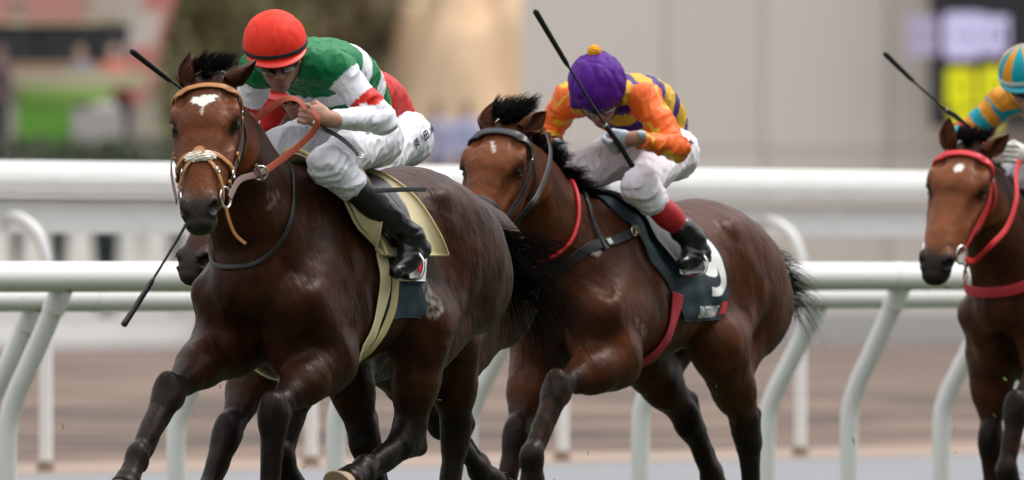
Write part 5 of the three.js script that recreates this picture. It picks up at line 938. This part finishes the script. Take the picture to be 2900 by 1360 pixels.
{ // ---- leading horse
  const { P, hp } = H1.body, t = bridle(H1, 'tan leather bridle with a sheepskin nose pad on the leading horse', { brow: tan, cheek: darkLeather, second: darkLeather, keeper: tan }, { keepers: [0.13, 0.30, 0.37, 0.43], brow: 0.024 }), O = { prims: P, off: 0.009 };
  for (const s of [-1, 1]) {
    part(t, 'noseband', ribbon([hp(0.375, -0.005, s * 0.008), hp(0.372, -0.02, s * 0.05), hp(0.375, -0.075, s * 0.085), hp(0.385, -0.12, s * 0.085)], 0.019, 0.007, { ...O, n: 24 }), tan);
    part(t, 'lower_noseband', ribbon([hp(0.385, -0.005, s * 0.012), hp(0.43, -0.03, s * 0.05), hp(0.475, -0.07, s * 0.068), hp(0.515, -0.12, s * 0.066), hp(0.53, -0.165, s * 0.03)], 0.015, 0.006, { ...O, n: 24 }), tan);
    part(t, 'noseband_buckle', ring(snap(P, hp(0.435, -0.035, s * 0.055), 0.016), 0.010, 0.003, hp(0, 0.3, s).map((q, a) => q - hp(0, 0, 0)[a])), steel);
    part(t, 'noseband_ring', ring(snap(P, hp(0.385, -0.118, s * 0.088), 0.014), 0.014, 0.004, hp(0, 0, s).map((q, a) => q - hp(0, 0, 0)[a])), steel);
  }
  part(t, 'loose_strap', ribbon([hp(0.52, -0.13, -0.07), hp(0.56, -0.155, -0.078), hp(0.60, -0.19, -0.095), hp(0.625, -0.215, -0.125)], 0.012, 0.004, { hint: [0.8, 0.2, -0.5], n: 20 }), tan);
  { const g = new THREE.IcosahedronGeometry(1, 5), p = g.attributes.position; const c = snap(P, hp(0.385, 0.0, 0.0), 0.008), b = H1.body;
    for (let i = 0; i < p.count; i++) { const v = [p.getX(i), p.getY(i), p.getZ(i)], m = 1 + 0.22 * noise(v[0] * 6, v[1] * 6, v[2] * 6) + 0.12 * noise(v[0] * 16, v[1] * 16, v[2] * 16); p.setXYZ(i, ...add3(add3(add3(c, b.U, v[0] * 0.025 * m), b.Vd, v[1] * 0.016 * m + 0.004 - Math.abs(v[2]) * 0.014), b.Wd, v[2] * 0.058 * m)); }
    g.computeVertexNormals(); part(t, 'sheepskin_pad', g, std(0.78, 0.72, 0.62, 0.95));
    const d = new THREE.CylinderGeometry(0.021, 0.024, 0.010, 20); const q = new THREE.Quaternion().setFromUnitVectors(V(0, 1, 0), V(...b.Vd)); d.applyQuaternion(q); d.translate(...add3(add3(c, b.Vd, 0.012), b.U, -0.012)); part(t, 'leather_disc', d, tan); }
  const lr = hp(0.492, -0.118, -0.082);
  part(t, 'rein', ribbon([lr, [1.12, 1.44, -0.185], [0.98, 1.462, -0.17], [0.90, 1.48, -0.17]], 0.024, 0.006, { hint: [0.2, 0.3, -1], n: 24 }), greyLeather);
  part(t, 'rubber_rein', ribbon([[0.91, 1.476, -0.17], [0.845, 1.508, -0.185], [0.76, 1.562, -0.215], [0.70, 1.615, -0.245], [0.683, 1.665, -0.262], [0.69, 1.70, -0.24]], 0.026, 0.007, { hint: [0.3, 0.2, -1], n: 40 }), rubber);
  part(t, 'rubber_rein', ribbon([[0.695, 1.70, -0.215], [0.705, 1.737, -0.19], [0.73, 1.742, -0.15], [0.755, 1.705, -0.095], [0.775, 1.672, -0.055], [0.80, 1.65, -0.01], [0.88, 1.62, 0.09]], 0.026, 0.007, { hint: [0.3, 0.6, -1], n: 44 }), rubber);
  part(t, 'rein', ribbon([[0.88, 1.62, 0.09], [1.05, 1.53, 0.14], hp(0.492, -0.118, 0.082)], 0.022, 0.006, { hint: [0, 0.4, 1], n: 20 }), greyLeather);
  part(t, 'rein_end', ribbon([[0.66, 1.66, -0.225], [0.63, 1.63, -0.26], [0.565, 1.607, -0.275], [0.51, 1.573, -0.295], [0.455, 1.54, -0.30]], 0.024, 0.006, { hint: [0.3, 0.6, -0.8], n: 30 }), blackLeather);
  part(t, 'rein_buckle', ring([0.452, 1.538, -0.303], 0.014, 0.003, [0.4, 0.5, -0.8]), steel);
  part(t, 'martingale_ring', ring([0.955, 1.468, -0.178], 0.026, 0.0042, [0.6, -0.2, -0.5]), steel);
  part(t, 'martingale_stop', ribbon([[0.985, 1.50, -0.175], [0.945, 1.438, -0.185]], 0.012, 0.008, { hint: [0.5, 0, -1], n: 6 }), greyLeather);
  const ns = thing('neck_strap', 'thin black strap round the neck of the leading horse', 'strap', H1.at);
  part(ns, 'strap', ribbon([[0.50, 1.53, 0.0], [0.60, 1.46, -0.13], [0.68, 1.36, -0.19], [0.76, 1.24, -0.19], [0.84, 1.15, -0.12], [0.87, 1.12, 0.0], [0.84, 1.15, 0.12], [0.76, 1.24, 0.19], [0.68, 1.36, 0.19], [0.60, 1.46, 0.13], [0.50, 1.53, 0.0]], 0.017, 0.006, { prims: P, off: 0.008, n: 80 }), blackLeather);
}
// ---- cloths and pads laid over the back
function overBack(H, rows, off, thick, { nx = 30, side = -1, ny = 40, edge = 0, ripple = 0, flare = 0 } = {}) {   // rows: [angle down from the spine, front x, rear x]
  const P = H.body.P, dy = H.dy, R = spline(rows, ny), pos = [], uv = [], ind = [], n = nx + 1;
  const hit = (x, ph) => { const d = [0, Math.cos(ph), side * Math.sin(ph)], c = [x, 1.12 + dy, 0]; let s = 0.55; for (let i = 0; i < 40; i++) { const e = evalAll(P, x, c[1] + d[1] * s, d[2] * s); if (Math.abs(e) < 0.0006) break; s -= e * 0.8; } return [c, d, s]; };
  for (const lay of [1, 0]) for (let j = 0; j < ny; j++) for (let i = 0; i < n; i++) {
    const f = i / nx, x = mix(R[j][1], R[j][2], f), [c, d, s] = hit(x, R[j][0] * Math.PI / 180), rim = edge * Math.pow(Math.min(1, Math.abs(f - 0.5) * 2), 6);
    const rr = s + off + flare * f * Math.sin(Math.PI * Math.min(1, 0.15 + j / ny)) + (lay ? thick : 0) + (lay ? rim : rim * 0.8) + ripple * noise(x * 9, R[j][0] * 0.07, 3) * (0.3 + j / ny);
    pos.push(x, c[1] + d[1] * rr, d[2] * rr); uv.push(f, 1 - j / (ny - 1));
  }
  const q = n * ny, fl = side < 0;
  const tri = (a, b, c) => (fl ? ind.push(a, c, b) : ind.push(a, b, c));
  for (let l = 0; l < 2; l++) for (let j = 0; j < ny - 1; j++) for (let i = 0; i < nx; i++) { const a = l * q + j * n + i, b = a + 1, c = a + n, d = c + 1; l ? (tri(a, b, c), tri(b, d, c)) : (tri(a, c, b), tri(b, c, d)); }
  const wall = (a, b) => { tri(a, b, a + q); tri(b, b + q, a + q); };
  for (let i = 0; i < nx; i++) { wall(i + 1, i); wall((ny - 1) * n + i, (ny - 1) * n + i + 1); }
  for (let j = 0; j < ny - 1; j++) { wall(j * n, (j + 1) * n); wall((j + 1) * n + nx, j * n + nx); }
  const g = new THREE.BufferGeometry(); g.setAttribute('position', new THREE.Float32BufferAttribute(pos, 3)); g.setAttribute('uv', new THREE.Float32BufferAttribute(uv, 2)); g.setIndex(ind); g.computeVertexNormals();
  const line = (f) => R.map((r, j) => { const k = j * n + Math.round(f * nx); return [pos[k * 3], pos[k * 3 + 1], pos[k * 3 + 2]]; });
  const low = Array.from({ length: n }, (_, i) => { const k = (ny - 1) * n + i; return [pos[k * 3], pos[k * 3 + 1], pos[k * 3 + 2]]; });
  return { g, front: line(0), rear: line(1), low };
}
{
  const cl = thing('saddle_cloth', 'dark teal saddle cloth with a white flag patch under the cream pad', 'saddle cloth', H1.at, 'saddle cloths');
  for (const s of [-1, 1]) part(cl, 'cloth', overBack(H1, [[0, 0.34, 0.02], [40, 0.33, 0.02], [80, 0.22, 0.0], [100, 0.22, -0.02], [114, 0.24, -0.06], [124, 0.26, -0.03]], 0.006, 0.004, { side: s, ripple: 0.01 }).g, tealCloth);
  const fp = overBack(H1, [[80, 0.09, -0.045], [90, 0.10, -0.03], [99, 0.085, -0.02]], 0.026, 0.004, { nx: 10, ny: 12 });
  part(cl, 'patch_border', overBack(H1, [[78, 0.10, -0.055], [90, 0.11, -0.04], [101, 0.095, -0.03]], 0.018, 0.004, { nx: 10, ny: 12 }).g, navy);
  part(cl, 'flag_patch', fp.g, std(0.70, 0.72, 0.74, 0.6));
  { const c = overBack(H1, [[86, 0.06, 0.0], [90, 0.06, 0.0], [94, 0.06, 0.0]], 0.032, 0.002, { nx: 4, ny: 5 }).low, g = new THREE.CylinderGeometry(0.024, 0.024, 0.005, 24); g.rotateX(Math.PI / 2); g.translate(0.03, 1.125, c[2][2] - 0.006); part(cl, 'red_disc', g, std(0.62, 0.012, 0.03, 0.6)); }
  const pd = thing('saddle_pad', 'cream foam pad under the leading rider with a raised rolled edge', 'saddle pad', H1.at);
  for (const s of [-1, 1]) {
    const o = overBack(H1, [[0, 0.42, -0.03], [28, 0.385, -0.045], [45, 0.345, -0.075], [60, 0.275, -0.105], [72, 0.245, -0.145], [81, 0.235, -0.185]], 0.013, 0.012, { side: s, edge: 0.028 });
    part(pd, 'pad', o.g, cream);
    part(pd, 'piping', tube(o.front, 0.008, { n: 60 }), creamDark); part(pd, 'piping', tube(o.rear, 0.006, { n: 60 }), creamDark); part(pd, 'piping', tube(o.low, 0.006, { n: 30 }), creamDark);
  }
  const sd = thing('racing_saddle', 'small black racing saddle with stirrups on the leading horse', 'saddle', H1.at, 'racing saddles');
  for (const s of [-1, 1]) {
    part(sd, 'flap', overBack(H1, [[0, 0.36, -0.02], [30, 0.33, 0.0], [55, 0.24, 0.03], [75, 0.19, 0.07]], 0.04, 0.008, { side: s, nx: 12, ny: 20 }).g, blackLeather);
    if (s < 0) part(sd, 'knee_flap', overBack(H1, [[24, 0.41, 0.375], [38, 0.40, 0.35], [54, 0.345, 0.315], [68, 0.285, 0.295], [80, 0.24, 0.25]], 0.03, 0.014, { side: s, nx: 14, ny: 28, flare: 0.115 }).g, cream);
    part(sd, 'stirrup_leather', ribbon([[0.16, 1.42, s * 0.24], [0.16, 1.32, s * 0.325], [0.17, 1.19, s * 0.37]], 0.02, 0.005, { hint: [0, 0, s], n: 16 }), blackLeather);
    part(sd, 'stirrup', tube([[0.17, 1.20, s * 0.365], [0.155, 1.14, s * 0.405], [0.17, 1.085, s * 0.40], [0.175, 1.075, s * 0.345], [0.17, 1.085, s * 0.295], [0.165, 1.14, s * 0.30], [0.17, 1.20, s * 0.365]], 0.006, { n: 50 }), steel);
  }
  part(sd, 'leather_tail', ribbon([[0.42, 1.405, -0.335], [0.30, 1.408, -0.345], [0.18, 1.411, -0.355], [0.062, 1.412, -0.36]], 0.018, 0.006, { hint: [0.1, 0.1, -1], n: 30 }), blackLeather);
  part(sd, 'girth_strap', ribbon([[0.225, 1.19, -0.29], [0.225, 1.10, -0.31], [0.25, 0.97, -0.29], [0.32, 0.84, -0.26], [0.37, 0.755, -0.18], [0.38, 0.71, 0], [0.37, 0.755, 0.18], [0.32, 0.84, 0.26], [0.24, 1.0, 0.3], [0.225, 1.19, 0.29]], 0.052, 0.012, { prims: H1.body.P, off: 0.014, n: 90 }), cream);
  part(sd, 'surcingle', ribbon([[0.16, 1.10, -0.31], [0.19, 0.95, -0.29], [0.26, 0.82, -0.25], [0.31, 0.74, -0.17], [0.32, 0.70, 0], [0.31, 0.74, 0.17], [0.26, 0.82, 0.25], [0.18, 1.0, 0.3]], 0.038, 0.010, { prims: H1.body.P, off: 0.013, n: 80 }), creamDark);
}
{ // ---- second horse
  const { P, hp } = H2.body, t = bridle(H2, 'plain black leather bridle on the second horse', { brow: blackLeather, cheek: blackLeather }, { brow: 0.034, browT: 0.014, keepers: [] });
  part(t, 'rein', ribbon([hp(0.50, -0.125, -0.085), [1.36, 1.36, -0.225], [1.26, 1.43, -0.22], [1.16, 1.52, -0.20], [1.08, 1.59, -0.165], [0.98, 1.66, -0.09]], 0.022, 0.008, { hint: [0.3, 0.1, -1], n: 50 }), blackLeather);
  part(t, 'noseband', ribbon([hp(0.43, -0.14, -0.08), hp(0.405, -0.08, -0.085), hp(0.395, -0.02, -0.05), hp(0.39, 0, 0), hp(0.395, -0.02, 0.05), hp(0.405, -0.08, 0.085), hp(0.43, -0.14, 0.08)], 0.022, 0.007, { prims: P, off: 0.008, n: 40 }), blackLeather);
  part(t, 'chin_rein', ribbon([hp(0.5, -0.14, -0.075), hp(0.53, -0.2, -0.06), [1.40, 1.19, -0.13], [1.30, 1.17, -0.05]], 0.016, 0.005, { hint: [1, 0, -0.4], n: 20 }), redStrap);
  const ns = thing('neck_strap', 'bright red strap round the neck of the second horse', 'strap', H2.at);
  part(ns, 'strap', tube([[0.60, 1.50, 0.0], [0.64, 1.50, -0.06], [0.72, 1.42, -0.15], [0.80, 1.31, -0.19], [0.88, 1.21, -0.18], [0.95, 1.14, -0.09], [0.96, 1.12, 0], [0.92, 1.14, 0.1], [0.84, 1.22, 0.18], [0.74, 1.36, 0.18], [0.65, 1.48, 0.1], [0.60, 1.50, 0.0]].map((p) => snap(P, p, 0.010)), 0.0085, { n: 110, sides: 10 }), redStrap);
  const bp = thing('breastplate', 'black webbing breastplate across the shoulder of the second horse', 'strap', H2.at);
  part(bp, 'chest_band', ribbon([[0.40, 1.30, -0.26], [0.52, 1.29, -0.25], [0.64, 1.26, -0.22], [0.74, 1.21, -0.18], [0.82, 1.16, -0.1], [0.84, 1.14, 0], [0.82, 1.16, 0.1], [0.74, 1.21, 0.18], [0.64, 1.26, 0.22], [0.40, 1.30, 0.26]], 0.042, 0.008, { prims: P, off: 0.009, n: 80 }), blackLeather);
  part(bp, 'shoulder_strap', ribbon([[0.56, 1.47, -0.06], [0.62, 1.42, -0.14], [0.66, 1.34, -0.19], [0.665, 1.27, -0.21], [0.655, 1.215, -0.215]], 0.022, 0.007, { prims: P, off: 0.014, n: 30 }), blackLeather);
  part(bp, 'white_tag', ribbon([[0.645, 1.255, -0.22], [0.62, 1.262, -0.225]], 0.026, 0.004, { prims: P, off: 0.02, n: 6 }), std(0.7, 0.68, 0.68, 0.7));
  part(bp, 'buckle', ring(snap(P, [0.455, 1.297, -0.255], 0.018), 0.018, 0.004, [0, 0.2, -1]), phy(0.7, 0.6, 0.35, 0.3, { metalness: 1 }));
  const cv = document.createElement('canvas'); cv.width = 1024; cv.height = 1024; const x = cv.getContext('2d');
  x.fillStyle = '#02222b'; x.fillRect(0, 0, 1024, 1024);
  x.fillStyle = '#1c2a36'; x.beginPath(); x.moveTo(560, 60); x.lineTo(1024, 60); x.lineTo(1024, 740); x.lineTo(640, 740); x.fill();
  x.fillStyle = '#e9ece6'; x.font = 'bold 760px sans-serif'; x.textAlign = 'center'; x.save(); x.translate(775, 735); x.scale(1.2, 1.05); x.fillText('9', 0, 0); x.restore();
  x.font = 'bold 140px sans-serif'; x.save(); x.translate(600, 975); x.scale(0.74, 1.3); x.fillText('INTERNAT', 0, 0); x.restore();
  x.font = 'bold 60px sans-serif'; x.fillStyle = '#c9cfd2'; x.fillRect(880, 40, 60, 34); x.fillRect(960, 70, 40, 26);
  x.fillStyle = '#b0101c'; x.beginPath(); x.moveTo(1024, 800); x.lineTo(905, 810); x.lineTo(940, 960); x.lineTo(1024, 930); x.fill();
  const ct = new THREE.CanvasTexture(cv); ct.colorSpace = THREE.SRGBColorSpace;
  const cl = thing('saddle_cloth', 'dark teal number cloth with a white number nine on the second horse', 'saddle cloth', H2.at, 'saddle cloths');
  const rows = [[0, 0.46, -0.02], [28, 0.44, -0.06], [50, 0.38, -0.115], [75, 0.31, -0.165], [88, 0.26, -0.205], [101, 0.22, -0.175], [112, 0.19, -0.12]];
  part(cl, 'cloth', overBack(H2, rows, 0.008, 0.004, { ripple: 0.012, nx: 40, ny: 60 }).g, phy(1, 1, 1, 0.7, { map: ct }));
  part(cl, 'off_side', overBack(H2, rows, 0.008, 0.004, { side: 1, ripple: 0.012 }).g, tealCloth);
  const sd = thing('racing_saddle', 'black racing saddle with a red girth on the second horse', 'saddle', H2.at, 'racing saddles');
  for (const s of [-1, 1]) {
    part(sd, 'flap', overBack(H2, [[0, 0.36, -0.02], [30, 0.33, 0.0], [55, 0.26, 0.04], [75, 0.20, 0.07]], 0.03, 0.008, { side: s, nx: 12, ny: 20 }).g, blackLeather);
    part(sd, 'stirrup_leather', ribbon([[0.20, 1.36, s * 0.24], [0.17, 1.22, s * 0.325], [0.245, 1.19, s * 0.36]], 0.02, 0.005, { hint: [0, 0, s], n: 16 }), blackLeather);
    part(sd, 'stirrup', tube([[0.245, 1.20, s * 0.365], [0.23, 1.15, s * 0.405], [0.245, 1.10, s * 0.40], [0.25, 1.092, s * 0.345], [0.245, 1.10, s * 0.295], [0.25, 1.15, s * 0.30], [0.245, 1.20, s * 0.365]], 0.006, { n: 50 }), steel);
  }
  part(sd, 'girth_strap', ribbon([[0.24, 1.02, -0.30], [0.26, 0.94, -0.29], [0.33, 0.83, -0.25], [0.39, 0.74, -0.18], [0.41, 0.70, 0], [0.39, 0.74, 0.18], [0.33, 0.83, 0.25], [0.26, 0.94, 0.29]], 0.062, 0.009, { prims: P, off: 0.016, n: 80 }), redWeb);
}
{ // ---- horse at the right edge
  const { P, hp } = H3.body, t = bridle(H3, 'bright red bridle on the horse at the right edge', { brow: redStrap, cheek: redStrap }, { brow: 0.03, browT: 0.014, keepers: [] });
  part(t, 'rein', ribbon([hp(0.50, -0.125, -0.085), hp(0.47, -0.17, -0.105), [1.27, 1.22, -0.21], [1.14, 1.30, -0.22], [1.04, 1.42, -0.21], [0.97, 1.52, -0.17], [0.86, 1.59, -0.13]], 0.024, 0.008, { hint: [0.3, 0.1, -1], n: 50 }), redStrap);
  part(t, 'curb_loop', tube([hp(0.51, -0.13, -0.075), hp(0.56, -0.165, -0.10), hp(0.615, -0.17, -0.08), hp(0.63, -0.15, -0.03)], 0.004, { n: 24 }), phy(0.12, 0.11, 0.06, 0.4));
  part(t, 'poll_strap', ribbon([hp(0.05, -0.10, 0.085), hp(-0.05, -0.03, 0.085), hp(-0.085, 0.0, 0.05), hp(-0.05, -0.02, 0.0)], 0.012, 0.005, { hint: [0.5, 0.5, 0.3], n: 20 }), redStrap);
  const ns = thing('neck_strap', 'broad red strap across the breast of the right-hand horse', 'strap', H3.at);
  part(ns, 'strap', ribbon([[0.46, 1.42, -0.05], [0.56, 1.33, -0.17], [0.68, 1.18, -0.2], [0.80, 1.06, -0.14], [0.86, 1.01, 0], [0.80, 1.06, 0.14], [0.68, 1.18, 0.2], [0.56, 1.33, 0.17], [0.46, 1.42, 0.05]], 0.046, 0.010, { prims: P, off: 0.03, n: 48 }), redWeb);
  const cl = thing('saddle_cloth', 'dark saddle cloth under the rider at the right edge', 'saddle cloth', H3.at, 'saddle cloths');
  for (const s of [-1, 1]) part(cl, 'cloth', overBack(H3, [[0, 0.44, -0.05], [50, 0.36, -0.09], [95, 0.26, -0.15], [118, 0.2, -0.1]], 0.008, 0.004, { side: s, nx: 16, ny: 24 }).g, tealCloth);
}
{ // ---- hidden horse
  bridle(H4, 'dark bridle on the horse hidden behind the leader', { brow: darkLeather, cheek: darkLeather }, { keepers: [] });
  const cl = thing('saddle_cloth', 'dark saddle cloth on the horse hidden behind the leader', 'saddle cloth', H4.at, 'saddle cloths');
  for (const s of [-1, 1]) part(cl, 'cloth', overBack(H4, [[0, 0.44, -0.05], [50, 0.36, -0.09], [95, 0.26, -0.15], [118, 0.2, -0.1]], 0.008, 0.004, { side: s, nx: 16, ny: 24 }).g, tealCloth);
}

{ // blades of turf thrown up by the hooves
  const r = rng(91), g = new THREE.BoxGeometry(0.022, 0.002, 0.0035), m = new THREE.InstancedMesh(g, std(0.10, 0.17, 0.035, 0.8), 90), d = new THREE.Object3D();
  m.name = 'flying_grass'; m.userData = { kind: 'stuff', label: 'blades of turf thrown up around the legs of the horses', category: 'grass' };
  for (let i = 0; i < 90; i++) { const h = [H1, H2, H3][i % 3]; d.position.set(h.at[0] - 0.8 + 2.6 * r(), 0.05 + 0.75 * r() * r(), h.at[2] - 0.5 + r()); d.rotation.set(r() * 6, r() * 6, r() * 6); d.scale.setScalar(0.5 + r()); d.updateMatrix(); m.setMatrixAt(i, d.matrix); m.setColorAt(i, C(0.7 + 0.6 * r(), 0.6 + 0.5 * r(), 0.6)); }
  m.castShadow = m.receiveShadow = true; scene.add(m);
}
renderer.render(scene, camera);
